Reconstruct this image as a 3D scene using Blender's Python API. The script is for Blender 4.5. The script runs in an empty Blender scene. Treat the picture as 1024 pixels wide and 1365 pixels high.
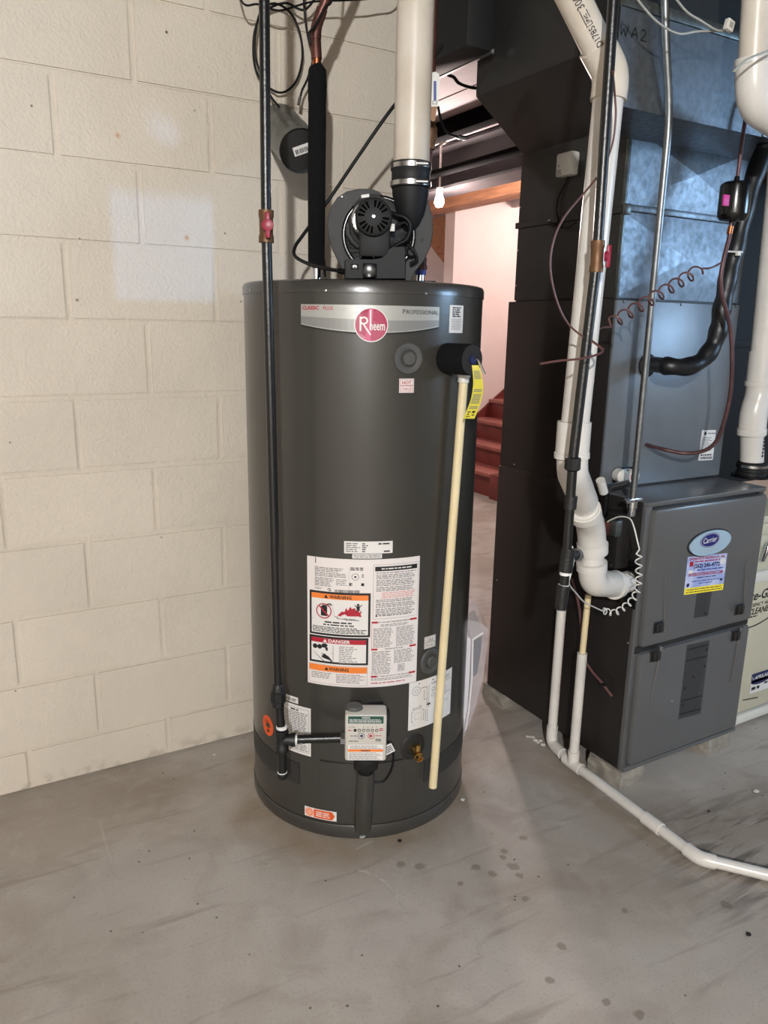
import bpy, bmesh, math, random
from mathutils import Vector, Matrix
rnd = random.Random(7)
scene = bpy.context.scene
COL = scene.collection

# ------------------------------------------------------------------ camera
CAM_H = 1.3516
YAW, PITCH, ROLL, FPX = 0.5277, 0.23692, 0.01864, 1025.0
_cp, _sp, _cy, _sy = math.cos(PITCH), math.sin(PITCH), math.cos(YAW), math.sin(YAW)
_F = Vector((_cp*_sy, _cp*_cy, -_sp)); _R0 = Vector((_cy, -_sy, 0)); _U0 = Vector((_sp*_sy, _sp*_cy, _cp))
_cr, _sr = math.cos(ROLL), math.sin(ROLL)
_RT = _R0*_cr + _U0*_sr; _UP = _U0*_cr - _R0*_sr
CAM = Vector((0, 0, CAM_H))
cd = bpy.data.cameras.new('camera'); cam = bpy.data.objects.new('camera', cd); COL.objects.link(cam)
M = Matrix.Identity(4)
for i in range(3):
    M[i][0], M[i][1], M[i][2], M[i][3] = _RT[i], _UP[i], -_F[i], CAM[i]
cam.matrix_world = M
cd.sensor_fit = 'VERTICAL'; cd.sensor_height = 36.0; cd.lens = FPX/1365.0*36.0
cd.clip_start = 0.02
scene.camera = cam

# ------------------------------------------------------------------ world, lights, exposure
w = bpy.data.worlds.new('world'); scene.world = w; w.use_nodes = True
w.node_tree.nodes['Background'].inputs[0].default_value = (0.55, 0.6, 0.7, 1)
w.node_tree.nodes['Background'].inputs[1].default_value = 0.15
vs = scene.view_settings
vs.view_transform = 'Standard'; vs.look = 'None'; vs.exposure = 1.5; vs.gamma = 1.0; vs.use_curve_mapping = False
def light(name, kind, loc, energy, col, size=0.06, aim=None, size_y=None):
    l = bpy.data.lights.new(name, kind); l.energy = energy; l.color = col
    if kind == 'AREA':
        l.size = size
        if size_y: l.shape = 'RECTANGLE'; l.size_y = size_y
    else: l.shadow_soft_size = size
    o = bpy.data.objects.new(name, l); COL.objects.link(o); o.location = loc
    if aim: o.rotation_euler = (Vector(aim)-Vector(loc)).to_track_quat('-Z', 'Y').to_euler()
    return o
LAMP = Vector((-1.22, -1.95, 2.36))
BULB = Vector((2.75, 4.125, 2.052))
light('lamp_light', 'POINT', LAMP, 212, (0.985, 1.0, 1.01), 0.045)
light('stair_light', 'POINT', BULB+Vector((0,0,-0.02)), 34, (1.0, 0.82, 0.78), 0.05)
STAIR_FILL = Vector((4.85, 4.75, 2.38))
light('stair_fill_light', 'POINT', STAIR_FILL+Vector((0,0,-0.02)), 22, (1.0, 0.82, 0.78), 0.05)  # unseen lamp added to brighten the drywall and stairs
light('window_light', 'AREA', (4.05, -0.55, 1.86), 16, (0.42, 0.68, 1.0), 1.0, aim=(1.9, 1.6, 1.5), size_y=0.55)

# ------------------------------------------------------------------ helpers
def ray(px, py):
    return _F + _RT*((px-512)/FPX) - _UP*((py-682.5)/FPX)
def at(px, py, X=None, Y=None, Z=None):          # the point of a real plane seen at a pixel
    r = ray(px, py)
    t = X/r.x if X is not None else Y/r.y if Y is not None else (Z-CAM_H)/r.z
    return CAM + r*t
# water heater frame
HA = Vector((1.019, 1.877, 0)); HZ = math.radians(28.5); HR = 0.3167
_hx = Vector((math.cos(HZ), -math.sin(HZ), 0)); _hy = Vector((math.sin(HZ), math.cos(HZ), 0))
def hl(lx, ly, z): return HA + _hx*lx + _hy*ly + Vector((0, 0, z))
def hp(px, py, ly):
    r = ray(px, py); t = (HA.dot(_hy)+ly)/r.dot(_hy); return CAM + r*t
def hc(phi, z, h=0.0):
    a = math.radians(phi); return hl((HR+h)*math.sin(a), -(HR+h)*math.cos(a), z)

def lin(c):
    if isinstance(c, str):
        c = [int(c[i:i+2], 16)/255 for i in (0, 2, 4)]
        return tuple(x/12.92 if x <= .04045 else ((x+.055)/1.055)**2.4 for x in c)
    return tuple(c)
MATS = {}
def mat(name, col, rough=0.5, metal=0.0, var=0.0, vscale=6.0, bump=0.0, bscale=60.0, coat=0.0, spec=0.5,
        trans=0.0, emit=None, estr=0.0, col2=None, objvar=0.0, rvar=0.0, alpha=1.0, stretch=None):
    m = bpy.data.materials.new(name); m.use_nodes = True; MATS[name] = m
    nt = m.node_tree; b = nt.nodes['Principled BSDF']; L = nt.links
    c = lin(col)
    b.inputs['Base Color'].default_value = (*c, 1); b.inputs['Roughness'].default_value = rough
    b.inputs['Metallic'].default_value = metal; b.inputs['Coat Weight'].default_value = coat
    b.inputs['Coat Roughness'].default_value = 0.15
    b.inputs['Specular IOR Level'].default_value = spec
    b.inputs['Transmission Weight'].default_value = trans
    b.inputs['Alpha'].default_value = alpha
    if emit: b.inputs['Emission Color'].default_value = (*lin(emit), 1); b.inputs['Emission Strength'].default_value = estr
    if var or bump or col2 or objvar or rvar:
        tc = nt.nodes.new('ShaderNodeNewGeometry'); pos = tc.outputs['Position']
        if stretch:
            mp = nt.nodes.new('ShaderNodeMapping'); mp.inputs['Scale'].default_value = stretch
            L.new(pos, mp.inputs['Vector']); pos = mp.outputs[0]
        n = nt.nodes.new('ShaderNodeTexNoise'); n.inputs['Scale'].default_value = vscale; n.inputs['Detail'].default_value = 6
        L.new(pos, n.inputs['Vector'])
        if var or col2:
            mx = nt.nodes.new('ShaderNodeMix'); mx.data_type = 'RGBA'
            d = lin(col2) if col2 else tuple(x*(1-var) for x in c)
            e = c if col2 else tuple(min(1, x*(1+var)) for x in c)
            mx.inputs[6].default_value = (*e, 1); mx.inputs[7].default_value = (*d, 1)
            mr = nt.nodes.new('ShaderNodeMapRange'); mr.inputs[1].default_value = .35; mr.inputs[2].default_value = .65
            L.new(n.outputs['Fac'], mr.inputs[0]); L.new(mr.outputs[0], mx.inputs[0])
            out = mx.outputs[2]
            if objvar:
                oi = nt.nodes.new('ShaderNodeObjectInfo'); hs = nt.nodes.new('ShaderNodeHueSaturation')
                m2 = nt.nodes.new('ShaderNodeMapRange'); m2.inputs[3].default_value = 1-objvar; m2.inputs[4].default_value = 1+objvar
                L.new(oi.outputs['Random'], m2.inputs[0]); L.new(m2.outputs[0], hs.inputs['Value']); L.new(out, hs.inputs['Color']); out = hs.outputs[0]
            L.new(out, b.inputs['Base Color'])
        if rvar:
            m3 = nt.nodes.new('ShaderNodeMapRange'); m3.inputs[3].default_value = rough-rvar; m3.inputs[4].default_value = rough+rvar
            L.new(n.outputs['Fac'], m3.inputs[0]); L.new(m3.outputs[0], b.inputs['Roughness'])
        if bump:
            n2 = nt.nodes.new('ShaderNodeTexNoise'); n2.inputs['Scale'].default_value = bscale; n2.inputs['Detail'].default_value = 4
            L.new(pos, n2.inputs['Vector'])
            bp = nt.nodes.new('ShaderNodeBump'); bp.inputs['Strength'].default_value = bump; bp.inputs['Distance'].default_value = 0.004
            L.new(n2.outputs['Fac'], bp.inputs['Height']); L.new(bp.outputs[0], b.inputs['Normal'])
    return m

class MB:
    def __init__(s): s.v = []; s.f = []
    def add(s, vs, fs):
        o = len(s.v); s.v += [Vector(v) for v in vs]; s.f += [tuple(i+o for i in f) for f in fs]; return s
    def box(s, a, b, bev=0.0, fr=None):
        a, b = Vector(a), Vector(b)
        lo = Vector([min(a[i], b[i]) for i in range(3)]); hi = Vector([max(a[i], b[i]) for i in range(3)])
        if bev <= 0:
            vs = [Vector((x, y, z)) for z in (lo.z, hi.z) for y in (lo.y, hi.y) for x in (lo.x, hi.x)]
            fs = [(0,2,3,1), (4,5,7,6), (0,1,5,4), (2,6,7,3), (0,4,6,2), (1,3,7,5)]
        else:
            bm = bmesh.new(); bmesh.ops.create_cube(bm, size=1.0)
            for v in bm.verts: v.co = Vector([(lo[i]+hi[i])/2+v.co[i]*(hi[i]-lo[i]) for i in range(3)])
            bmesh.ops.bevel(bm, geom=list(bm.edges), offset=bev, segments=2, affect='EDGES', profile=0.5)
            bm.verts.index_update(); vs = [v.co.copy() for v in bm.verts]; fs = [tuple(v.index for v in f.verts) for f in bm.faces]; bm.free()
        if fr: vs = [fr(v) for v in vs]
        return s.add(vs, fs)
    def prism(s, pts, ext):
        n = len(pts); ext = Vector(ext); pts = [Vector(p) for p in pts]
        return s.add(pts+[p+ext for p in pts], [tuple(range(n))[::-1], tuple(range(n, 2*n))]+[(i, (i+1) % n, (i+1) % n+n, i+n) for i in range(n)])
    def quad(s, *pts): return s.add(pts, [tuple(range(len(pts)))])
    def tube(s, pts, r, seg=14, cap=True):
        pts = [Vector(p) for p in pts]; n = len(pts); rs = r if isinstance(r, (list, tuple)) else [r]*n
        T = []
        for i in range(n):
            a, b = pts[max(0, i-1)], pts[min(n-1, i+1)]
            d = (b-a); T.append(d.normalized() if d.length > 1e-9 else (T[-1] if T else Vector((0,0,1))))
        u = T[0].orthogonal().normalized(); vs = []
        for i in range(n):
            u = (u - T[i]*u.dot(T[i])).normalized(); v = T[i].cross(u)
            for k in range(seg):
                a = 2*math.pi*k/seg; vs.append(pts[i]+(u*math.cos(a)+v*math.sin(a))*rs[i])
        fs = [(i*seg+k, i*seg+(k+1) % seg, (i+1)*seg+(k+1) % seg, (i+1)*seg+k) for i in range(n-1) for k in range(seg)]
        if cap: fs += [tuple(range(seg))[::-1], tuple(range((n-1)*seg, n*seg))]
        return s.add(vs, fs)
    def cyl(s, a, b, r, seg=20, r2=None): return s.tube([a, b], [r, r if r2 is None else r2], seg)
    def lathe(s, prof, o, seg=48, ax=None, a0=0.0, a1=2*math.pi):
        # prof: (radius, height) pairs about the vertical through o, or about axis ax
        o = Vector(o); z = Vector(ax).normalized() if ax else Vector((0, 0, 1))
        x = z.orthogonal().normalized() if ax else Vector((1, 0, 0)); y = z.cross(x)
        full = abs(a1-a0-2*math.pi) < 1e-6; m = seg if full else seg+1; vs = []
        for (r, h) in prof:
            for k in range(m):
                a = a0+(a1-a0)*k/seg; vs.append(o+z*h+(x*math.cos(a)+y*math.sin(a))*r)
        fs = []
        for i in range(len(prof)-1):
            for k in range(seg):
                k2 = (k+1) % m; fs.append((i*m+k, i*m+k2, (i+1)*m+k2, (i+1)*m+k))
        if full:
            if prof[0][0] > 1e-6: fs.append(tuple(range(m))[::-1])
            if prof[-1][0] > 1e-6: fs.append(tuple(range((len(prof)-1)*m, len(prof)*m)))
        return s.add(vs, fs)
    def sphere(s, o, r, seg=14, rings=8, sc=(1, 1, 1)):
        prof = [(max(1e-7, r*math.sin(math.pi*i/rings)), -r*math.cos(math.pi*i/rings)) for i in range(rings+1)]
        n0 = len(s.v); s.lathe(prof, (0, 0, 0), seg)
        for v in s.v[n0:]:
            v.x = v.x*sc[0]+o[0]; v.y = v.y*sc[1]+o[1]; v.z = v.z*sc[2]+o[2]
        return s
    def helix(s, a, b, r, turns, wire, seg=6, per=12):
        a, b = Vector(a), Vector(b); d = b-a; z = d.normalized(); x = z.orthogonal().normalized(); y = z.cross(x); n = int(turns*per)
        return [a+d*(i/n)+(x*math.cos(2*math.pi*i/per)+y*math.sin(2*math.pi*i/per))*r for i in range(n+1)]

def spl(pts, n=8):
    pts = [Vector(p) for p in pts]; out = []
    P = [pts[0]*2-pts[1]]+pts+[pts[-1]*2-pts[-2]]
    for i in range(1, len(P)-2):
        p0, p1, p2, p3 = P[i-1:i+3]
        for k in range(n):
            t = k/n
            out.append(0.5*((2*p1)+(p2-p0)*t+(2*p0-5*p1+4*p2-p3)*t*t+(3*p1-p0-3*p2+p3)*t*t*t))
    out.append(pts[-1]); return out
def bend(pts, r, n=6):                             # straight runs joined by rounded corners
    pts = [Vector(p) for p in pts]; out = [pts[0]]
    for i in range(1, len(pts)-1):
        a, b, c = pts[i-1:i+2]; d1 = (a-b); d2 = (c-b); k = min(r, d1.length*.49, d2.length*.49)
        s, e = b+d1.normalized()*k, b+d2.normalized()*k
        for j in range(n+1):
            t = j/n; out.append(s*(1-t)**2+b*2*t*(1-t)+e*t*t)
    out.append(pts[-1]); return out

ROOT = {}
def thing(name, label, cat, loc=(0, 0, 0), rz=0.0, group=None):
    o = bpy.data.objects.new(name, None); COL.objects.link(o); o.empty_display_size = 0.05
    o.location = loc; o.rotation_euler = (0, 0, rz)
    o['label'] = label; o['category'] = cat
    if group: o['group'] = group
    ROOT[o.name] = (Matrix.Translation(Vector(loc)) @ Matrix.Rotation(rz, 4, 'Z')).inverted()
    return o
def mesh(name, mb, m, smooth=True, inv=None):
    me = bpy.data.meshes.new(name)
    vs = [inv @ v for v in mb.v] if inv is not None else mb.v
    me.from_pydata([tuple(v) for v in vs], [], mb.f); me.update()
    bm = bmesh.new(); bm.from_mesh(me); bmesh.ops.recalc_face_normals(bm, faces=bm.faces); bm.to_mesh(me); bm.free()
    if smooth:
        me.polygons.foreach_set('use_smooth', [True]*len(me.polygons)); me.set_sharp_from_angle(angle=math.radians(38))
    me.materials.append(MATS[m] if isinstance(m, str) else m)
    return me
def obj(name, mb, m, parent=None, label=None, kind=None, smooth=True):
    inv = None
    if parent is not None:
        inv = ROOT.get(parent.name)
    me = mesh(name, mb, m, smooth, inv)
    o = bpy.data.objects.new(name, me); COL.objects.link(o)
    if parent is not None:
        o.parent = parent
        if inv is not None: ROOT[o.name] = inv
    if label: o['label'] = label
    if kind: o['kind'] = kind
    return o
def top(name, mb, m, label, cat, group=None, smooth=True, kind=None):
    c = sum(mb.v, Vector())/len(mb.v); zmin = min(v.z for v in mb.v); c = Vector((c.x, c.y, zmin))
    me = mesh(name, mb, m, smooth, Matrix.Translation(-c))
    o = bpy.data.objects.new(name, me); COL.objects.link(o); o.location = c
    ROOT[o.name] = Matrix.Translation(-c)
    o['label'] = label; o['category'] = cat
    if group: o['group'] = group
    if kind: o['kind'] = kind
    return o
def struct(name, mb, m, smooth=False):
    o = obj(name, mb, m, None, smooth=smooth); o['kind'] = 'structure'; ROOT[o.name] = Matrix.Identity(4); return o

# ---- printing on surfaces: S(u, v, h) gives a point h above a surface
_tc = {}
def text2d(t, size, off=0.0, shear=0.0):
    k = (t, round(off, 4), shear)
    if k not in _tc:
        cu = bpy.data.curves.new('t', 'FONT'); cu.body = t; cu.size = 1.0; cu.offset = off; cu.shear = shear; cu.resolution_u = 2; cu.align_x = 'LEFT'
        o = bpy.data.objects.new('t', cu); COL.objects.link(o)
        dg = bpy.context.evaluated_depsgraph_get(); me = o.evaluated_get(dg).to_mesh()
        vs = [(v.co.x, v.co.y) for v in me.vertices]; fs = [tuple(p.vertices) for p in me.polygons]
        o.evaluated_get(dg).to_mesh_clear(); bpy.data.objects.remove(o); bpy.data.curves.remove(cu)
        _tc[k] = (vs, fs)
    vs, fs = _tc[k]; return [(x*size, y*size) for x, y in vs], fs
class Print:
    def __init__(s, S): s.S = S; s.m = {}
    def mb(s, m): return s.m.setdefault(m, MB())
    def rect(s, m, u0, v0, u1, v1, h, nu=1):
        us = [u0+(u1-u0)*i/nu for i in range(nu+1)]
        vs = [s.S(u, v, h) for v in (v0, v1) for u in us]
        s.mb(m).add(vs, [(i, i+1, i+nu+2, i+nu+1) for i in range(nu)])
    def poly(s, m, pts, h): s.mb(m).quad(*[s.S(u, v, h) for u, v in pts])
    def oval(s, m, u, v, ru, rv, h, n=28, rin=0.0, rot=0.0):
        c, d = math.cos(rot), math.sin(rot)
        P = lambda k, f: (u+ru*f*math.cos(k)*c-rv*f*math.sin(k)*d, v+ru*f*math.cos(k)*d+rv*f*math.sin(k)*c)
        if rin:
            vs = [s.S(*P(2*math.pi*k/n, f), h) for f in (rin, 1) for k in range(n)]
            s.mb(m).add(vs, [(k, (k+1) % n, (k+1) % n+n, k+n) for k in range(n)])
        else: s.mb(m).quad(*[s.S(*P(2*math.pi*k/n, 1), h) for k in range(n)])
    def frame(s, m, u0, v0, u1, v1, t, h, nu=1):
        s.rect(m, u0, v0, u1, v0+t, h, nu); s.rect(m, u0, v1-t, u1, v1, h, nu); s.rect(m, u0, v0, u0+t, v1, h); s.rect(m, u1-t, v0, u1, v1, h)
    def text(s, m, t, u, v, size, h, bold=0.0, shear=0.0, align='L', fit=None):
        vs, fs = text2d(t, size, bold, shear)
        if not vs: return
        x0 = min(a for a, b in vs); x1 = max(a for a, b in vs); k = 1.0
        if fit: k = fit/(x1-x0)
        du = {'L': -x0*k, 'C': -(x0+x1)/2*k, 'R': -x1*k}[align]
        s.mb(m).add([s.S(u+a*k+du, v+b, h) for a, b in vs], fs)
    def lines(s, m, u0, v0, u1, v1, rows, h, fill=0.5, ragged=0.25, word=0.0, seed=1):
        rr = random.Random(seed); dv = (v1-v0)/rows; word = word or dv*2.2
        for i in range(rows):
            y1 = v1-i*dv-dv*(1-fill)/2; y0 = y1-dv*fill; u = u0; end = u1-(u1-u0)*ragged*rr.random()
            while u < end-1e-6:
                e = min(end, u+word*(.4+1.2*rr.random())); s.rect(m, u, y0, e, y1, h); u = e+dv*.45
    def emit(s, parent, names=None):
        out = []
        for m, b in s.m.items():
            o = obj((names or {}).get(m, 'printing'), b, m, parent, smooth=False, kind='stuff'); out.append(o)
        return out
def plane(o, u, v, n):
    o, u, v, n = Vector(o), Vector(u), Vector(v), Vector(n)
    return lambda a, b, h: o+u*a+v*b+n*h
def cylmap(phi0, z0):
    return lambda u, v, h: hc(phi0+math.degrees(u/HR), z0+v, h)
# ------------------------------------------------------------------ materials
mat('black_iron', '0d0d0d', .34, .0, var=.25, vscale=40, bump=.15, bscale=120, spec=.6)
mat('black_fitting', '101010', .5, .0, bump=.3, bscale=160)
mat('thread_tape', 'd8d8d4', .6)
mat('brass', 'cfa863', .25, 1.0, var=.15)
mat('aged_brass', '6b4e36', .5, .55, var=.2)
mat('copper', 'b06a48', .3, 1.0, var=.2, vscale=30)
mat('old_copper', '5c3a33', .45, .6, var=.3, vscale=25)
mat('chrome', 'c9ccd0', .18, 1.0)
mat('foam', '0d0d0e', .95, bump=.5, bscale=300, spec=.2)
mat('red_plastic', '860e2c', .4)
mat('pvc_white', 'cfcbc4', .28, var=.05, vscale=12)
mat('pvc_aged', 'ccc3b6', .35, col2='bfb5a6', vscale=9)
mat('pvc_cream', 'd8c79e', .4, var=.06)
mat('pvc_print', '303036', .6)
mat('pvc_print_red', '9a3a40', .6)
mat('tank_grey', '363430', .30, var=.05, vscale=3, bump=.02, bscale=400, coat=.25)
mat('tank_cap', '383633', .27, var=.05, coat=.3)
mat('tank_dark', '201f1e', .45)
mat('plug_grey', '474745', .6)
mat('label_white', 'd4d1cd', .45)
mat('label_pink', 'd6cfcb', .45)
mat('label_silver', 'a5a5a0', .35, .3)
mat('label_silver_dark', '878784', .35, .3)
mat('ink', '111111', .6)
mat('ink_grey', '6d6b69', .6)
mat('ink_light', 'a5a3a0', .6)
mat('ink_red', 'a3142a', .5)
mat('ink_pinkline', 'c88a86', .5)
mat('magenta', '9d0c44', .35)
mat('magenta_light', 'bb3a6c', .35)
mat('orange_print', 'e07a2e', .5)
mat('orange_sticker', 'd4531f', .5)
mat('orange_pale', 'e8a285', .5)
mat('green_print', '16493c', .5)
mat('navy_print', '1c2350', .45)
mat('blue_print', '2b3a86', .5)
mat('blower_black', '141415', .6, var=.1, spec=.3)
mat('blower_grey', '373737', .6, var=.08, spec=.3)
mat('black_gloss', '0c0c0d', .2)
mat('rubber', '151516', .55, spec=.35)
mat('steel_band', 'b4b4b4', .25, 1.0, var=.1, vscale=50)
mat('galv_dark', '6b706f', .38, .85, var=.25, vscale=30)
mat('valve_grey', 'b9b5ac', .45)
mat('cable_black', '0a0a0b', .55, spec=.3)
mat('furnace_case', '1f1c1b', .42, var=.06, vscale=5, bump=.02, bscale=300)
mat('furnace_door', '545454', .34, var=.04, vscale=4, bump=.03, bscale=350, coat=.4)
mat('furnace_label', '3a3a3b', .5)
mat('furnace_label_lines', '2c2c2d', .5)
mat('coil_panel', '6f7479', .38, .35, var=.06, vscale=8, bump=.03, bscale=300)
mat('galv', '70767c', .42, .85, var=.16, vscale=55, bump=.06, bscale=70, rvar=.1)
mat('galv_shaded', '2e2d2c', .42, .25, var=.08, vscale=20)  # darker copy of the galvanised sheet, side shade put into the colour
mat('duct_dark', '0d0d0e', .7, .0, var=.1, vscale=20)
mat('emt', '8c9194', .38, 1.0, var=.12, vscale=40)
mat('insul_black', '101114', .42, bump=.35, bscale=28, spec=.5)
mat('wire_brown', '5a3a38', .45)
mat('wire_white', 'cfcdc6', .45)
mat('wire_grey', '9a9a92', .5)
mat('plastic_white', 'cac8c1', .4)
mat('pink_label', 'c02f86', .5)
mat('badge_silver', 'b6d2e6', .25, .4)
mat('badge_blue', '17216a', .3)
mat('sky_print', '8f9fd0', .45, col2='c7cde2', vscale=18)
mat('yellow_print', 'f0d93a', .45)
mat('yellow_tag', 'c9bd3c', .5)
mat('beige_paint', 'b9b39c', .5, var=.03)
mat('white_trim', 'cbc9c0', .4)
mat('concrete_block', '8d877c', .9, var=.2, vscale=25, bump=.9, bscale=90)
mat('drywall', 'dccdc7', .8, var=.02)
mat('stair_red', '6e2f2a', .45, var=.15, vscale=10)
mat('stair_tread_lit', '93564c', .45, var=.12, vscale=10)  # lighter copy of the stair red, lit tread tops put into the colour
mat('pine', 'b57f5e', .6, var=.2, vscale=8, stretch=(6, .7, 6))
mat('joist_wood', '6b5a4c', .75, var=.25, vscale=8, stretch=(6, .5, 6))
mat('joist_pale', 'a79b9a', .75, var=.12, vscale=5, stretch=(4, .5, 4))
mat('steel_beam', '2e2a2b', .5, var=.2)
mat('porcelain', 'e8e4dc', .25)
mat('bulb', 'ffffff', .3, emit='fff0e0', estr=60)
mat('foil', 'a8a8a8', .3, .9)
mat('clear_plastic', 'd9d6dc', .12, trans=.75, spec=.6, alpha=.75)
mat('paper', 'd8d5d8', .6, var=.04)
mat('paper_dark', '20252e', .4)
mat('glass', 'ffffff', .05, trans=1.0)
mat('crumb', 'cfcac0', .8)
mat('dark_crumb', '171412', .8)
mat('plain_wall', 'a59e94', .85, var=.03)
mat('line_copper', '54393a', .42, .35, var=.2, vscale=25)
mat('void', '050505', .9, spec=.05)
mat('pipe_black', '060606', .95, spec=.04)
mat('pouch_film', 'e8e4ec', .15, alpha=.22, spec=.8)
mat('foam_end_lit', '2c2c2d', .95, bump=.5, bscale=300, spec=.2)  # lighter copy of the foam, lit end face put into the colour
mat('scuff_mark', 'aca69d', .8, var=.15, vscale=60)
mat('ceiling_board', 'b3a7a8', .75, var=.1, vscale=3)
mat('foil_bright', 'd7d7d7', .25, .8)
# ------------------------------------------------------------------ floor and block wall materials
def floor_material():
    m = bpy.data.materials.new('concrete_floor'); m.use_nodes = True; MATS['concrete_floor'] = m
    nt = m.node_tree; N = nt.nodes.new; L = nt.links.new; b = nt.nodes['Principled BSDF']
    g = N('ShaderNodeNewGeometry'); pos = g.outputs['Position']
    def noise(scale, det=6, dist=0.0, vec=None):
        n = N('ShaderNodeTexNoise'); n.inputs['Scale'].default_value = scale; n.inputs['Detail'].default_value = det
        n.inputs['Distortion'].default_value = dist; L(vec or pos, n.inputs['Vector']); return n.outputs['Fac']
    def rng(x, a, b_, c=0.0, d=1.0):
        r = N('ShaderNodeMapRange'); r.inputs[1].default_value = a; r.inputs[2].default_value = b_; r.inputs[3].default_value = c; r.inputs[4].default_value = d
        L(x, r.inputs[0]); return r.outputs[0]
    def mix(f, a, c, typ='MIX'):
        x = N('ShaderNodeMix'); x.data_type = 'RGBA'; x.blend_type = typ
        if isinstance(f, float): x.inputs[0].default_value = f
        else: L(f, x.inputs[0])
        if isinstance(a, tuple): x.inputs[6].default_value = (*a, 1)
        else: L(a, x.inputs[6])
        if isinstance(c, tuple): x.inputs[7].default_value = (*c, 1)
        else: L(c, x.inputs[7])
        return x.outputs[2]
    def math_(op, a, c):
        x = N('ShaderNodeMath'); x.operation = op
        for i, q in enumerate((a, c)):
            if isinstance(q, (int, float)): x.inputs[i].default_value = q
            else: L(q, x.inputs[i])
        return x.outputs[0]
    col = mix(rng(noise(1.3, 8, .6), .38, .62), lin('aca59c'), lin('8f8579'))
    col = mix(rng(noise(4.5, 8, 1.2), .5, .72, 0, .55), col, lin('857a6e'))
    col = mix(rng(noise(11, 9, .8), .52, .72, 0, .35), col, lin('b3aca3'))
    col = mix(rng(noise(150, 4), .55, .75, 0, .35), col, lin('6f665c'))
    # long trowel streaks and scuffs
    mp = N('ShaderNodeMapping'); mp.inputs['Rotation'].default_value = (0, 0, .5); mp.inputs['Scale'].default_value = (1.2, 9, 1); L(pos, mp.inputs['Vector'])
    col = mix(rng(noise(2.2, 9, .8, mp.outputs[0]), .58, .74, 0, .5), col, lin('6a5e53'))
    mp2 = N('ShaderNodeMapping'); mp2.inputs['Rotation'].default_value = (0, 0, -.35); mp2.inputs['Scale'].default_value = (14, 1.0, 1); L(pos, mp2.inputs['Vector'])
    col = mix(rng(noise(3.0, 8, .5, mp2.outputs[0]), .70, .80, 0, .6), col, lin('b9b2a8'))
    # dark grime by the drain line on the right
    d0 = N('ShaderNodeVectorMath'); d0.operation = 'DISTANCE'; d0.inputs[1].default_value = (1.80, 0.98, 0); L(pos, d0.inputs[0])
    near = rng(d0.outputs['Value'], .05, .42, 1, 0)
    col = mix(math_('MULTIPLY', near, rng(noise(3.2, 9, 1.0, mp.outputs[0]), .50, .62, 0, .8)), col, lin('3a322c'))
    # drip rings and blots
    acc = None
    spots = [(370,1117,7),(320,1135,6),(317,1143,6),(243,1156,8),(290,1165,7),(345,1155,11),(362,1167,6),(378,1198,6),(45,1152,8),(95,1155,10),(913,1207,10),(443,1307,6),(475,1262,7),(680,1353,7),(593,1336,6),(203,1178,4),(642,1214,5)]
    for (x, y, r) in spots:
        px, py = 512+x/2.0, y
        p = at(px, py, Z=0); R = r/1.15*.0011+.003
        d = N('ShaderNodeVectorMath'); d.operation = 'DISTANCE'; d.inputs[1].default_value = p; L(pos, d.inputs[0])
        k = rng(math_('ADD', d.outputs['Value'], math_('MULTIPLY', rng(noise(60, 3), .3, .7, -1, 1), R*.35)), R*.8, R*1.35, 1, 0)
        acc = k if acc is None else math_('MAXIMUM', acc, k)
    col = mix(math_('MULTIPLY', acc, .55), col, lin('5f5645'))
    # rusty halo round the heater's base
    d1 = N('ShaderNodeVectorMath'); d1.operation = 'DISTANCE'; d1.inputs[1].default_value = (HA.x-.02, HA.y-.02, 0); L(pos, d1.inputs[0])
    halo = math_('MULTIPLY', rng(d1.outputs['Value'], HR+.012, HR+.11, 1, 0), rng(noise(5, 5), .35, .7, .1, .8))
    col = mix(halo, col, lin('7a6546'))
    # specks
    v = N('ShaderNodeTexVoronoi'); v.inputs['Scale'].default_value = 15; L(pos, v.inputs['Vector'])
    col = mix(rng(v.outputs['Distance'], .035, .06, .8, 0), col, lin('2a2420'))
    L(col, b.inputs['Base Color'])
    L(rng(noise(5, 6), .3, .7, .42, .72), b.inputs['Roughness'])
    bp = N('ShaderNodeBump'); bp.inputs['Strength'].default_value = .12; bp.inputs['Distance'].default_value = .004
    L(math_('ADD', noise(90, 5), math_('MULTIPLY', noise(8, 4), .8)), bp.inputs['Height']); L(bp.outputs[0], b.inputs['Normal'])
floor_material()

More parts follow.
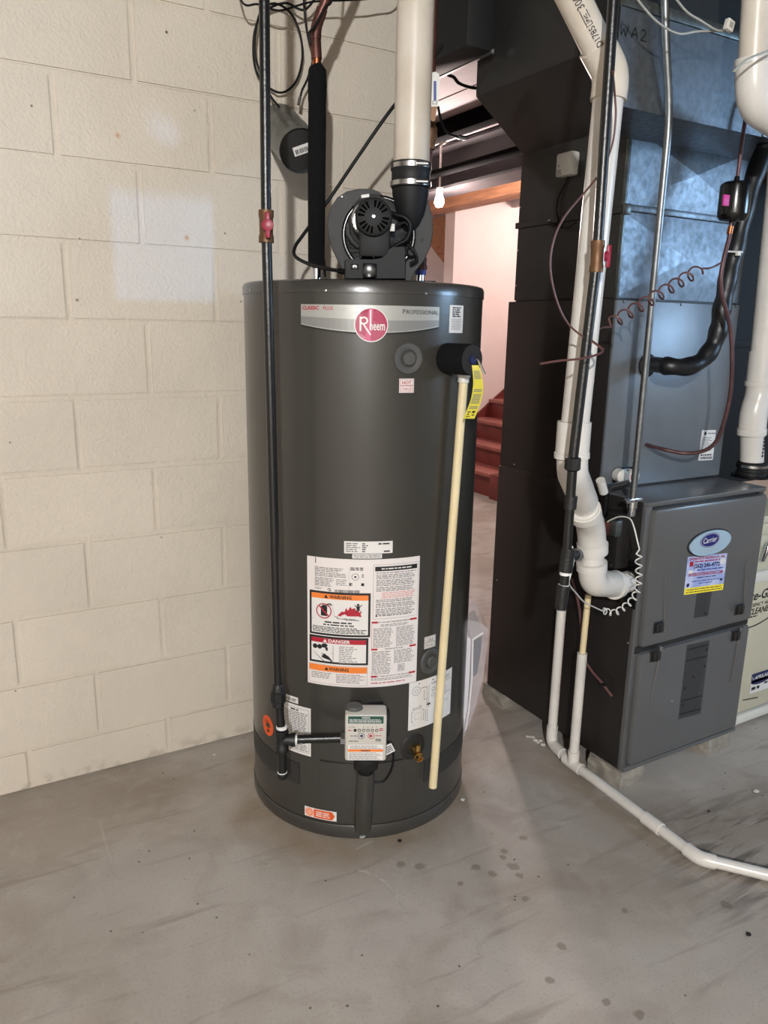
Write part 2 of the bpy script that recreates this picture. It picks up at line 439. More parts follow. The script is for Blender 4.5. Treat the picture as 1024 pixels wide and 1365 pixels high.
WY = 2.264                                           # face of the block wall
def block_material():
    m = bpy.data.materials.new('painted_block'); m.use_nodes = True; MATS['painted_block'] = m
    nt = m.node_tree; N = nt.nodes.new; L = nt.links.new; b = nt.nodes['Principled BSDF']
    g = N('ShaderNodeNewGeometry'); pos = g.outputs['Position']
    def noise(scale, det=4):
        n = N('ShaderNodeTexNoise'); n.inputs['Scale'].default_value = scale; n.inputs['Detail'].default_value = det; L(pos, n.inputs['Vector']); return n.outputs['Fac']
    def rng(x, a, b_, c=0.0, d=1.0, smooth=False):
        r = N('ShaderNodeMapRange'); r.inputs[1].default_value = a; r.inputs[2].default_value = b_; r.inputs[3].default_value = c; r.inputs[4].default_value = d
        if smooth: r.interpolation_type = 'SMOOTHSTEP'
        L(x, r.inputs[0]); return r.outputs[0]
    def mth(op, a, c):
        x = N('ShaderNodeMath'); x.operation = op
        for i, q in enumerate((a, c)):
            if isinstance(q, (int, float)): x.inputs[i].default_value = q
            else: L(q, x.inputs[i])
        return x.outputs[0]
    def mix(f, a, c):
        x = N('ShaderNodeMix'); x.data_type = 'RGBA'; L(f, x.inputs[0])
        if isinstance(a, tuple): x.inputs[6].default_value = (*a, 1)
        else: L(a, x.inputs[6])
        x.inputs[7].default_value = (*c, 1); return x.outputs[2]
    sep = N('ShaderNodeSeparateXYZ'); L(pos, sep.inputs[0])
    base = mix(rng(noise(2.5), .35, .65), lin('c9bfb0'), lin('c2b8a9'))
    oi = N('ShaderNodeObjectInfo'); hs = N('ShaderNodeHueSaturation')
    L(rng(oi.outputs['Random'], 0, 1, .97, 1.02), hs.inputs['Value']); L(base, hs.inputs['Color']); base = hs.outputs[0]
    # paler, whiter rectangular patch, soft at the top, and a smear above it
    a0, a1 = at(143, 252, Y=WY), at(288, 400, Y=WY)
    mask = mth('MULTIPLY', mth('MULTIPLY', rng(sep.outputs[0], a0.x-.01, a0.x+.02, smooth=True), rng(sep.outputs[0], a1.x-.012, a1.x+.012, 1, 0, True)),
               mth('MULTIPLY', rng(sep.outputs[2], a1.z-.02, a1.z+.004, smooth=True), rng(sep.outputs[2], a0.z-.03, a0.z+.03, 1, 0, True)))
    base = mix(mth('MULTIPLY', mask, .9), base, lin('cbc9c8'))
    def blob(px, py, r, c, k):
        d = N('ShaderNodeVectorMath'); d.operation = 'DISTANCE'; d.inputs[1].default_value = at(px, py, Y=WY); L(pos, d.inputs[0])
        return mix(mth('MULTIPLY', rng(mth('ADD', d.outputs['Value'], rng(noise(18), .3, .7, -r*.2, r*.2)), r*.1, r, 1, 0, True), k), base, lin(c))
    base = blob(222, 176, .06, 'cfcdcb', .7); base = blob(205, 155, .05, 'cfcdcb', .3); base = blob(157, 180, .012, 'b98f74', .9); base = blob(249, 317, .012, 'b98f74', .9)
    base = blob(103, 400, .006, '5a5048', .9); base = blob(222, 43, .005, '2a2420', 1.0); base = blob(42, 141, .005, '2a2420', 1.0); base = blob(300, 311, .004, '2a2420', 1.0)
    v = N('ShaderNodeTexVoronoi'); v.inputs['Scale'].default_value = 9; L(pos, v.inputs['Vector'])
    base = mix(rng(v.outputs['Distance'], .02, .03, .7, 0), base, lin('4a4038'))
    # scuffed dirt at the foot
    base = mix(mth('MULTIPLY', rng(sep.outputs[2], .0, .05, 1, 0), rng(noise(22, 6), .5, .62, 0, .6)), base, lin('8c8070'))
    L(base, b.inputs['Base Color']); b.inputs['Roughness'].default_value = .55
    bp = N('ShaderNodeBump'); bp.inputs['Strength'].default_value = .5; bp.inputs['Distance'].default_value = .004
    L(mth('ADD', noise(110, 3), mth('MULTIPLY', noise(28, 3), .9)), bp.inputs['Height']); L(bp.outputs[0], b.inputs['Normal'])
block_material()

# ------------------------------------------------------------------ the room
flo = struct('floor', MB().box((-3.2, -3.0, -.1), (7.2, 7.2, 0)), 'concrete_floor')
# block wall: each block is a piece of its own, the joints are recessed
WEND = 1.455
CH = 0.2032; BW = 0.4064; ZT = [0.0]+[0.13+CH*k for k in range(0, 13)]     # course lines above the short bottom course
wall = struct('wall_back', MB().box((-3.2, WY+.006, 0), (WEND-.004, WY+.19, 2.66)), 'painted_block')
U0 = 0.5352                                                                    # a joint of the odd courses
def block_mesh(x0, x1, z0, z1):
    bm = bmesh.new(); bmesh.ops.create_cube(bm, size=1.0); j = .0042
    for v in bm.verts: v.co = Vector((v.co.x*(x1-x0-2*j), v.co.y*.05, v.co.z*(z1-z0-2*j)))
    bmesh.ops.bevel(bm, geom=[e for e in bm.edges if all(v.co.y < 0 for v in e.verts)], offset=.0045, segments=2, affect='EDGES')
    me = bpy.data.meshes.new('block'); bm.to_mesh(me); bm.free(); me.polygons.foreach_set('use_smooth', [True]*len(me.polygons)); me.set_sharp_from_angle(angle=math.radians(50))
    me.materials.append(MATS['painted_block']); return me
_bc = {}
for r in range(len(ZT)-1):
    z0, z1 = ZT[r], ZT[r+1]
    if z0 > 2.5: break
    off = U0 if r % 2 == 0 else U0+BW/2
    k = math.floor((-1.3-off)/BW); x = off+k*BW
    while x < WEND-.01:
        e = min(x+BW, WEND)
        if e-x > .03:
            key = (round(e-x, 3), round(z1-z0, 3))
            if key not in _bc: _bc[key] = block_mesh(x, e, z0, z1)
            o = bpy.data.objects.new('block', _bc[key]); COL.objects.link(o); o.parent = wall
            o.location = ((x+e)/2, WY+.025+rnd.uniform(-.0008, .0008), (z0+z1)/2)
            o.rotation_euler = (rnd.uniform(-.002, .002), 0, rnd.uniform(-.0015, .0015))
        x += BW
# the rest of the basement shell
struct('wall_left', MB().box((-3.3, -3.1, 0), (-3.2, 2.46, 2.66)), 'plain_wall')
struct('wall_front', MB().box((-3.3, -3.1, 0), (4.3, -3.0, 2.66)), 'plain_wall')
wr = MB()                                                                     # right wall with a high basement window
wr.box((4.2, -3.0, 0), (4.35, -1.1, 2.66)); wr.box((4.2, 0.0, 0), (4.35, 3.2, 2.66)); wr.box((4.2, -1.1, 0), (4.35, 0.0, 1.55)); wr.box((4.2, -1.1, 2.2), (4.35, 0.0, 2.66))
struct('wall_right', wr, 'plain_wall')
win = struct('window_1', MB().box((4.24, -1.1, 1.55), (4.3, -1.06, 2.2)).box((4.24, -.04, 1.55), (4.3, 0, 2.2)).box((4.24, -1.1, 1.55), (4.3, 0, 1.59)).box((4.24, -1.1, 2.16), (4.3, 0, 2.2)).box((4.24, -.565, 1.55), (4.3, -.535, 2.2)), 'white_trim')
for y in (-1.06, -.535): obj('pane', MB().box((4.268, y, 1.59), (4.272, y+.495, 2.16)), 'glass', win, smooth=False)
struct('wall_far', MB().box((4.10, 5.87, 0), (7.2, 5.99, 2.66)), 'drywall')
struct('wall_passage', MB().box((-.6, 6.75, 0), (5.0, 6.87, 2.66)), 'drywall')
struct('wall_passage_left', MB().box((.30, 2.46, 0), (.42, 6.75, 2.66)), 'drywall')
struct('wall_stair_right', MB().box((7.1, 3.1, 0), (7.2, 5.87, 2.66)), 'drywall')
struct('wall_stair_front', MB().box((4.35, 3.1, 0), (7.1, 3.2, 2.66)), 'drywall')
struct('trim_1', MB().box((4.07, 5.85, 0), (4.16, 6.0, 2.45), .004), 'drywall')     # corner post at the stair wall
ceil = struct('ceiling', MB().box((-3.3, -3.1, 2.66), (7.2, 7.2, 2.75)), 'joist_pale')
struct('ceiling_passage', MB().box((1.46, 2.47, 2.424), (2.79, 6.75, 2.434)), 'ceiling_board')
jm = mesh('joist', MB().box((-.019, -3.0, 2.42), (.019, 2.30, 2.66)), 'joist_wood', False)
jp = mesh('joist', MB().box((-.019, 2.30, 2.42), (.019, 6.75, 2.66)), 'joist_pale', False)
for i in range(24):
    x = -3.0+i*.4064
    for q in (jm, jp):
        if q is jm and x > 4.2: continue
        o = bpy.data.objects.new('joist', q); COL.objects.link(o); o.parent = ceil; o.location = (x, 0, 0)

# ------------------------------------------------------------------ back of the basement: stairs, beam, pipes, bulb
st = thing('staircase', 'dark red painted wooden staircase rising at the back of the basement', 'staircase', (3.9, 5.3, 0))
for k in range(12):
    x, z = 3.87+k*.23, .197+.168*k
    obj('tread', MB().box((x-.03, 4.87, z-.032), (x+.245, 5.848, z), .006), 'stair_tread_lit', st)
    obj('riser', MB().box((x, 4.89, z-(.196 if k == 0 else .168)), (x+.018, 5.848, z-.032)), 'stair_red', st, smooth=False)
s0 = at(639, 549.5, Y=5.85); s1 = at(670, 519, Y=5.85); ms = .168/.23
obj('skirt_board', MB().prism([(x, 5.868, z) for x, z in ((3.80, 0), (3.80, s0.z-ms*(s0.x-3.80)), (6.7, s0.z+ms*(6.7-s0.x)), (6.7, 2.0))], (0, -.02, 0)), 'stair_red', st, smooth=False)
obj('stringer', MB().prism([(x, 4.89, z) for x, z in ((3.88, 0), (3.88, .16), (6.6, .16+2.72*ms), (6.6, 2.72*ms-.15), (4.1, 0))], (0, -.03, 0)), 'stair_red', st, smooth=False)
obj('newel_block', MB().box((3.82, 4.70, 0), (4.0, 4.865, .205), .006), 'stair_red', st)
bx = thing('steel_beam', 'dark steel I-beam under the ceiling in front of the stairs', 'beam', (2.9, 4.5, 2.17))
obj('flange', MB().box((2.80, 2.5, 2.17), (3.0, 6.75, 2.185)), 'steel_beam', bx, smooth=False)
obj('flange', MB().box((2.80, 2.5, 2.405), (3.0, 6.75, 2.42)), 'steel_beam', bx, smooth=False)
obj('web', MB().box((2.895, 2.5, 2.185), (2.905, 6.75, 2.405)), 'steel_beam', bx, smooth=False)
top('header_beam', MB().box((3.62, 3.3, 2.265), (3.80, 6.74, 2.421), .004), 'pine', 'orange pine header beam above the stair wall', 'beam')
top('gas_main', MB().box((2.47, 2.3, 2.335), (2.555, 6.75, 2.423), .02), 'pipe_black', 'thick black bar across the back ceiling, nearer the vent pipe', 'pipe')
top('ceiling_pipe', MB().tube([(2.745, 2.3, 2.25), (2.745, 6.74, 2.25)], .024), 'pipe_black', 'thin black iron pipe across the back ceiling beside the steel beam', 'pipe')
tri = MB().prism([(2.9, 6.60, 1.55), (2.9, 6.60, 2.25), (3.9, 6.60, 2.25), (3.9, 6.60, 1.45), (3.62, 6.60, 1.45)], (0, .1, 0))
top('stair_stringer', MB().prism([at(x, y, Y=6.62) for x, y in ((568, 292), (615, 284), (615, 356), (601, 350), (568, 306))], (0, .12, 0)), 'pine', 'orange pine boards sloping behind the bare bulb', 'boards', smooth=False)
lb = thing('bare_bulb', 'bare glowing bulb in a white holder at the back ceiling', 'lamp', BULB+Vector((0, 0, .08)))
obj('holder', MB().lathe([(.030, .372), (.030, .36), (.008, .35), (.006, .12), (.020, .115), (.022, .078), (.019, .066)], BULB, 20), 'porcelain', lb)
obj('bulb', MB().lathe([(.001, .004), (.02, .008), (.03, .03), (.024, .06), (.013, .075)], BULB, 18), 'bulb', lb)
lf = thing('ceiling_lamp', 'white porcelain ceiling lamp holder with a lit bulb', 'lamp', LAMP+Vector((0, 0, .09)))
obj('holder', MB().lathe([(.06, .33), (.06, .30), (.03, .25), (.02, .1)], LAMP, 20), 'porcelain', lf)
obj('bulb', MB().lathe([(.001, .055), (.022, .06), (.03, .085), (.02, .105)], LAMP, 18), 'bulb', lf)
lt = thing('stair_fill_lamp', 'added fill lamp over the stairs, out of view', 'lamp', STAIR_FILL+Vector((0, 0, .03)))  # holder and bulb made up for the added stair fill, hidden from view
obj('holder', MB().lathe([(.055, .28), (.055, .26), (.03, .2), (.02, .1)], STAIR_FILL, 20), 'porcelain', lt)
obj('bulb', MB().lathe([(.001, .035), (.022, .04), (.03, .065), (.02, .105)], STAIR_FILL, 18), 'bulb', lt)

for pts, w_ in ((((500, 1166), (514, 1176), (523, 1188), (531, 1200), (540, 1213)), .011), (((475, 1132), (490, 1124), (497, 1121)), .004), (((686, 1245), (688, 1252)), .006), (((402, 1310), (409, 1305)), .005), (((478, 1160), (488, 1162), (496, 1166)), .008)):
    mb = MB(); q = [at(x, y, Z=.0006) for x, y in pts]
    for i, p_ in enumerate(q):
        t_ = (q[min(i+1, len(q)-1)]-q[max(i-1, 0)]).normalized(); n_ = Vector((-t_.y, t_.x, 0))*w_*(.25+.75*math.sin(math.pi*(i+.5)/len(q))); mb.v += [p_-n_*.5, p_+n_*.5]
    mb.f = [(2*i, 2*i+1, 2*i+3, 2*i+2) for i in range(len(q)-1)]; obj('scuff', mb, 'scuff_mark', flo, smooth=False)
# ------------------------------------------------------------------ water heater
wh = thing('water_heater', 'tall dark grey cylindrical water heater covered in labels', 'water heater', HA, -HZ)
tank = obj('tank', MB().lathe([(HR-.004, .040), (HR, .044), (HR, 1.4270), (HR-.004, 1.430)], HA, 128), 'tank_grey', wh)
obj('base_ring', MB().lathe([(HR-.012, 0), (HR+.001, .002), (HR+.003, .006), (HR+.003, .036), (HR+.0005, .0405), (HR-.01, .0408)], HA, 128), 'tank_cap', wh)
obj('top_cap', MB().lathe([(HR-.002, 1.424), (HR+.0028, 1.4245), (HR+.0028, 1.444), (HR-.001, 1.4515), (HR-.009, 1.4545), (HR-.05, 1.4550), (.001, 1.4555)], HA, 128), 'tank_cap', wh)
for px, py in ((334, 386), (434, 387), (568, 391)):
    r = ray(px, py); a = r.x**2+r.y**2; bq = -(r.x*HA.x+r.y*HA.y); t = (-bq-math.sqrt(max(0, bq*bq-a*(HA.x**2+HA.y**2-(HR+.0028)**2))))/a
    q = CAM+r*t; n = (q-HA); n.z = 0; n.normalize(); obj('screw', MB().lathe([(.0035, -.001), (.0032, .0012), (.0015, .002)], q, 8, n), 'chrome', wh)
def arc_plate(m, p0, p1, z0, z1, h0, h1, n=12, pts=None):
    mb = MB(); vs = []; 
    for i in range(n+1):
        ph = p0+(p1-p0)*i/n; za = z0(ph) if callable(z0) else z0; zb = z1(ph) if callable(z1) else z1
        vs += [hc(ph, za, h0), hc(ph, zb, h0), hc(ph, za, h1), hc(ph, zb, h1)]
    fs = []
    for i in range(n):
        a, b = i*4, i*4+4; fs += [(a+2, b+2, b+3, a+3), (a, a+1, b+1, b), (a, b, b+2, a+2), (a+1, a+3, b+3, b+1)]
    fs += [(0, 2, 3, 1), (n*4, n*4+1, n*4+3, n*4+2)]
    return mb.add(vs, fs)
def sticker(name, p0, p1, z0, z1, m='label_white', h=.0008, n=14):
    return obj(name, arc_plate(m, p0, p1, z0, z1, .0001, h, n), m, wh)
# brand plate: silver strip with curved lower edge and round badge
bow = lambda z: (lambda ph: z-.016*(1-((ph-3.4)/30.5)**2))
plate = obj('brand_plate', arc_plate('label_silver', -27.1, 34.0, bow(1.352), 1.398, .0003, .003, 24), 'label_silver', wh, label='silver brand strip with curved lower edge')
P = Print(cylmap(3.4, 0)); U = lambda ph: math.radians(ph-3.4)*HR
for i in range(24):                                       # darker wave across the lower half and a black lip
    a, b_ = -27.1+61.1*i/24, -27.1+61.1*(i+1)/24
    wv = lambda ph: 1.371-.006*math.sin(math.radians((ph+27)*2.4))
    P.poly('label_silver_dark', [(U(a), bow(1.355)(a)), (U(b_), bow(1.355)(b_)), (U(b_), wv(b_)), (U(a), wv(a))], .0033)
    P.poly('ink', [(U(a), bow(1.349)(a)), (U(b_), bow(1.349)(b_)), (U(b_), bow(1.3525)(b_)), (U(a), bow(1.3525)(a))], .0034)
P.text('ink_red', 'CLASSIC', U(-26.3), 1.3862, .0112, .0036, bold=.03); P.text('ink_red', 'PLUS', U(-16.9), 1.3862, .0112, .0036, bold=.008)
P.text('ink_light', 'series', U(-11.0), 1.3865, .0082, .0036)
P.text('ink', 'P', U(16.4), 1.3805, .0150, .0036); P.text('ink', 'ROFESSIONAL', U(18.0), 1.3805, .0135, .0036, fit=.0845)
P.emit(plate)
badge = obj('badge', MB(), 'label_white', wh) if False else None
Pb = Print(cylmap(3.2, 1.354))
Pb.oval('label_white', 0, 0, .0385, .0385, .0046, 40); Pb.oval('magenta', 0, 0, .0365, .0365, .0050, 40)
Pb.poly('magenta_light', [(-.014, -.033), (-.002, -.036), (.004, .036), (-.006, .036)], .0052)
# lettering with a tall R
Pb.rect('label_white', -.0265, -.014, -.0225, .018, .0056); Pb.oval('label_white', -.017, .0095, .0098, .0088, .0056, 20, rin=.62); Pb.poly('label_white', [(-.0195, .001), (-.0150, .001), (.0005, -.0225), (-.0035, -.0225)], .0057)
Pb.rect('label_white', -.0035, -.0115, -.0003, .034, .0057)
Pb.text('label_white', 'heem', -.0035, -.0115, .0300, .0056, bold=.012, fit=.0345)
mbk = MB()
for k in range(40):
    a = 2*math.pi*k/40; mbk.v += [cylmap(3.2, 1.354)(.0385*math.cos(a), .0385*math.sin(a), h) for h in (.0005, .0046)]
mbk.f = [(2*k, 2*((k+1) % 40), 2*((k+1) % 40)+1, 2*k+1) for k in range(40)]
bd = obj('badge_rim', mbk, 'label_white', wh, label='round magenta badge with white lettering'); Pb.emit(bd)
# small stickers
s = sticker('rating_sticker', 40.5, 49.9, 1.339, 1.404); P = Print(cylmap(45.2, 1.3715))
P.lines('ink', -.017, .004, .017, .029, 5, .0011, .62, .3, seed=3); P.lines('ink_grey', -.019, -.026, .019, .002, 9, .0011, .4, .1, seed=4); P.emit(s)
def plug(ph, z, R):
    n = hc(ph, z, 1)-hc(ph, z, 0); c = hc(ph, z, 0)
    o = obj('plug', MB().lathe([(R, -.012), (R, .0025), (R*.93, .005), (R*.62, .0055), (R*.56, .004), (R*.5, .0005), (R*.47, .0005), (R*.44, .0085), (R*.38, .0105), (.001, .0108)], c, 36, n), 'plug_grey', wh)
plug(19.6, 1.279, .0365); plug(36.3, .494, .036)
for (ph, z, a, b_, tilt) in ((19.1, 1.216, 'HOT', 'CHAUD', 0), (35.5, .549, 'COLD', 'FROID', 0)):
    s = obj('tap_sticker', arc_plate('x', ph-3.4, ph+3.4, z-.0165, z+.0165, .0001, .0008, 4), 'label_pink' if a == 'HOT' else 'label_white', wh); P = Print(cylmap(ph, z))
    ik = 'ink_red' if a == 'HOT' else 'ink'
    P.frame(ik, -.017, -.0145, .017, -.0005, .0009, .001, 2); P.frame(ik, -.017, .0005, .017, .0145, .0009, .001, 2)
    P.text(ik, a, 0, .0035, .0105, .0011, bold=.02, align='C', fit=.024); P.text(ik, b_, 0, -.0115, .0105, .0011, align='C', fit=.028); P.emit(s)
s = sticker('serial_sticker', -7.5, 14.3, .806, .837); P = Print(cylmap(3.4, .8215))
P.lines('ink_grey', -.056, -.0125, -.02, .0125, 5, .0011, .5, .3, seed=5); P.lines('ink', -.016, -.0125, .012, .0125, 5, .0011, .5, .9, seed=6); P.lines('ink', .024, .006, .055, .0125, 1, .0011, .55, 0, seed=7); P.lines('ink', .038, -.0125, .055, -.008, 1, .0011, .8, 0, seed=8); P.emit(s)
s = sticker('notice_strip', -3.8, 9.5, .7935, .8045); P = Print(cylmap(2.9, .799)); P.lines('ink_grey', -.034, -.004, .034, .004, 2, .0011, .5, 0, seed=9); P.emit(s)
# the big instruction label
LP0, LP1, LZ0, LZ1 = -25.0, 28.0, .447, .791
s = sticker('instruction_label', LP0, LP1, LZ0, LZ1, 'label_pink', .0008, 26); C0 = (LP0+LP1)/2; HW = math.radians(LP1-LP0)/2*HR; CZ = (LZ0+LZ1)/2; HH = (LZ1-LZ0)/2
P = Print(cylmap(C0, CZ)); h = .0011; h2 = .0014; h3 = .0017
fx = lambda x: -HW+2*HW*x          # 0..1 across the label
fz = lambda y: HH-2*HH*y           # 0..1 down the label
# crop pixels (40..750, 140..960) -> fractions
X = lambda c: fx((c-46)/700.0); Z = lambda c: fz((c-145)/808.0)
P.rect('ink', X(100), Z(182), X(105), Z(147), h2)
P.lines('ink_grey', X(97), Z(232), X(300), Z(202), 3, h, .5, .3, seed=11); P.lines('ink_grey', X(97), Z(262), X(305), Z(234), 3, h, .5, .15, seed=12); P.lines('ink_grey', X(97), Z(322), X(222), Z(266), 6, h, .5, .3, seed=13); P.lines('ink_grey', X(230), Z(310), X(300), Z(268), 4, h, .4, .4, seed=14); P.lines('ink_grey', X(97), Z(342), X(150), Z(328), 2, h, .5, .2, seed=15)
P.lines('ink', X(315), Z(214), X(395), Z(192), 2, h, .55, .1, seed=16); P.oval('ink_grey', X(345), Z(252), .0092, .0092, h, 24, rin=.85); P.oval('ink', X(345), Z(252), .0028, .0028, h, 12); P.lines('ink', X(383), Z(256), X(396), Z(234), 3, h, .5, 0, seed=17)
P.rect('ink', X(310), Z(307), X(398), Z(290), h); P.text('label_white', 'AHRI', X(318), Z(303), .0058, h2, bold=.03, fit=.010)
P.frame('ink_grey', X(98), Z(322), X(310), Z(198), .0005, h)
xb = X(222); rr = random.Random(4)
while xb < X(372): wq = .0006+.0016*rr.random(); P.rect('ink', xb, Z(352), min(xb+wq, X(372)), Z(334), h); xb += wq+.0011
for i in range(6):
    for j in range(5):
        if rr.random() < .6: P.rect('ink_grey', X(178+i*3.6), Z(350-j*4), X(181.6+i*3.6), Z(346-j*4), h)
def panel(x0, y0, x1, y1, barcol, bar_h, word, wcol):
    P.rect('ink', X(x0), Z(y1), X(x1), Z(y0), h, 10); t = .0056
    P.rect('label_white', X(x0)+t, Z(y1)+t, X(x1)-t, Z(y0)-t, h2, 10); P.rect(barcol, X(x0)+t, Z(y0)-t-bar_h, X(x1)-t, Z(y0)-t, h3, 10)
    cx = (X(x0)+X(x1))/2; P.text(wcol, word, cx+.003, Z(y0)-t-bar_h+.0025, .0122, h3+.0003, bold=.03, align='C', fit=.056)
    tx = cx-.034; P.poly(wcol, [(tx-.0055, Z(y0)-t-bar_h+.0022), (tx+.0055, Z(y0)-t-bar_h+.0022), (tx, Z(y0)-t-.0018)], h3+.0003)
panel(62, 352, 438, 628, 'orange_print', .0135, 'WARNING', 'ink'); panel(60, 634, 428, 808, 'ink_red', .0125, 'DANGER', 'label_white')
# flammable vapour picture
P.rect('ink', X(136), Z(505), X(176), Z(446), h3); P.poly('ink', [(X(140), Z(448)), (X(172), Z(448)), (X(165), Z(436)), (X(146), Z(436))], h3)
P.oval('ink_red', X(155), Z(474), .0205, .0205, h3+.0003, 32, rin=.86); P.poly('ink_red', [(X(124), Z(448)), (X(130), Z(442)), (X(187), Z(500)), (X(181), Z(506))], h3+.0003)
for a, b_ in (((178, 440), (205, 428)), ((205, 428), (222, 500)), ((222, 500), (300, 518)), ((300, 518), (370, 520))):
    P.poly('ink_grey', [(X(a[0]), Z(a[1])), (X(b_[0]), Z(b_[1])), (X(b_[0]), Z(b_[1]+5)), (X(a[0]), Z(a[1]+5))], h3)
P.poly('ink', [(X(165), Z(446)), (X(170), Z(430)), (X(190), Z(422)), (X(208), Z(430)), (X(206), Z(436)), (X(190), Z(430)), (X(176), Z(436)), (X(172), Z(448))], h3)
fl = [(238, 496), (268, 468), (282, 472), (292, 444), (302, 462), (318, 436), (326, 450), (345, 444), (352, 462), (372, 456), (368, 470), (388, 468), (378, 482), (384, 496)]
for i in range(len(fl)-1): P.poly('ink_red', [(X(322), Z(497)), (X(fl[i][0]), Z(fl[i][1])), (X(fl[i+1][0]), Z(fl[i+1][1]))], h3)
P.rect('ink_red', X(250), Z(499), X(384), Z(490), h3+.0001)
P.oval('ink', X(364), Z(424), .0034, .0034, h3+.0004, 12); P.poly('ink', [(X(352), Z(432)), (X(376), Z(432)), (X(372), Z(458)), (X(356), Z(458))], h3+.0004)
for q in (((352, 436), (344, 424)), ((376, 436), (386, 422)), ((358, 456), (348, 470)), ((370, 456), (384, 466))):
    (a, b_), (c, d) = q; P.poly('ink', [(X(a-3), Z(b_)), (X(a+3), Z(b_)), (X(c+3), Z(d)), (X(c-3), Z(d))], h3+.0004)
P.rect('ink_grey', X(82), Z(527), X(300), Z(525), h3); P.text('ink', 'Flammable Vapors', X(236), Z(518), .0048, h3, bold=.02, fit=.048)
P.lines('ink', X(160), Z(550), X(330), Z(534), 1, h3, .55, 0, seed=21); P.lines('ink', X(150), Z(566), X(340), Z(551), 1, h3, .5, 0, seed=22); P.lines('ink', X(82), Z(610), X(420), Z(570), 4, h3, .5, .2, seed=23)
# scald picture
P.oval('ink', X(98), Z(704), .0065, .0065, h3, 16); P.oval('ink', X(128), Z(704), .0065, .0065, h3, 16); P.rect('ink', X(128), Z(708), X(172), Z(698), h3); P.oval('ink', X(160), Z(692), .008, .005, h3, 16); P.poly('ink', [(X(160), Z(704)), (X(180), Z(704)), (X(180), Z(726)), (X(170), Z(728))], h3)
P.rect('ink_grey', X(212), Z(800), X(215), Z(688), h3); P.rect('ink_grey', X(84), Z(742), X(212), Z(740), h3); P.poly('ink_grey', [(X(90), Z(744)), (X(94), Z(744)), (X(160), Z(795)), (X(150), Z(795))], h3)
P.poly('ink', [(X(140), Z(770)), (X(155), Z(746)), (X(166), Z(752)), (X(186), Z(762)), (X(208), Z(788)), (X(208), Z(800)), (X(190), Z(785)), (X(160), Z(778))], h3)
for i in range(4): P.rect('ink', X(142+i*8), Z(772), X(145+i*8), Z(742+i*2), h3+.0001)
P.lines('ink_grey', X(250), Z(804), X(366), Z(688), 10, h3, .38, .35, seed=24)
P.rect('orange_print', X(58), Z(862), X(422), Z(822), h, 10); P.text('ink', 'WARNING', X(248), Z(852), .0122, h2, bold=.03, align='C', fit=.052); P.poly('ink', [(X(158), Z(852)), (X(186), Z(852)), (X(172), Z(832))], h2)
P.lines('ink_grey', X(72), Z(912), X(218), Z(868), 4, h, .42, .3, seed=25); P.lines('ink_grey', X(232), Z(930), X(415), Z(868), 6, h, .42, .25, seed=26); P.frame('ink_grey', X(57), Z(942), X(424), Z(818), .0006, h, 8)
# right column
P.frame('ink_grey', X(452), Z(515), X(738), Z(178), .0007, h, 8); P.rect('ink', X(462), Z(218), X(728), Z(190), h, 8); P.lines('label_white', X(500), Z(210), X(690), Z(198), 1, h2, .6, 0, seed=30)
y = 224
for kind, n in (('ink_grey', 1), ('ink_grey', 3), ('ink_grey', 4), ('ink_grey', 3), ('ink_red', 4), ('ink_grey', 2), ('ink_grey', 3), ('ink_grey', 4)):
    P.lines(kind if kind != 'ink_red' else 'ink_pinkline', X(470 if kind != 'ink_red' else 505), Z(y+n*10.2), X(722), Z(y), n, h, .5, .12, seed=y); y += n*10.2+3
P.poly('ink', [(X(466), Z(500)), (X(482), Z(500)), (X(474), Z(484))], h); P.lines('ink_grey', X(488), Z(500), X(700), Z(488), 1, h, .6, 0, seed=31)
for yy, word in ((536, 'FOR YOUR SAFETY READ BEFORE OPERATING'), (708, 'OPERATING INSTRUCTIONS'), (884, 'TO TURN OFF GAS TO THE APPLIANCE')):
    P.rect('ink_red', X(446), Z(yy+6), X(484), Z(yy-6), h); P.rect('ink_red', X(690), Z(yy+6), X(736), Z(yy-6), h); P.text('ink', word, X(588), Z(yy+4), .0046, h, bold=.02, align='C', fit=.090 if yy != 708 else .05)
P.lines('ink_grey', X(500), Z(566), X(715), Z(548), 2, h, .45, .3, seed=33)
P.lines('ink_grey', X(456), Z(698), X(580), Z(572), 13, h, .45, .2, seed=34); P.lines('ink_grey', X(600), Z(698), X(728), Z(572), 13, h, .45, .2, seed=35)
P.lines('ink_grey', X(450), Z(872), X(572), Z(720), 15, h, .45, .2, seed=36); P.lines('ink_grey', X(588), Z(808), X(724), Z(720), 9, h, .45, .2, seed=37); P.frame('ink_grey', X(615), Z(862), X(660), Z(816), .0012, h); P.lines('ink_grey', X(621), Z(856), X(654), Z(822), 4, h, .6, .1, seed=38)
P.lines('ink_grey', X(446), Z(912), X(715), Z(894), 2, h, .45, .2, seed=39); P.lines('ink_red', X(446), Z(934), X(690), Z(920), 1, h, .4, .2, seed=40); P.rect('ink_red', X(446), Z(704), X(448), Z(540), h)
P.emit(s)
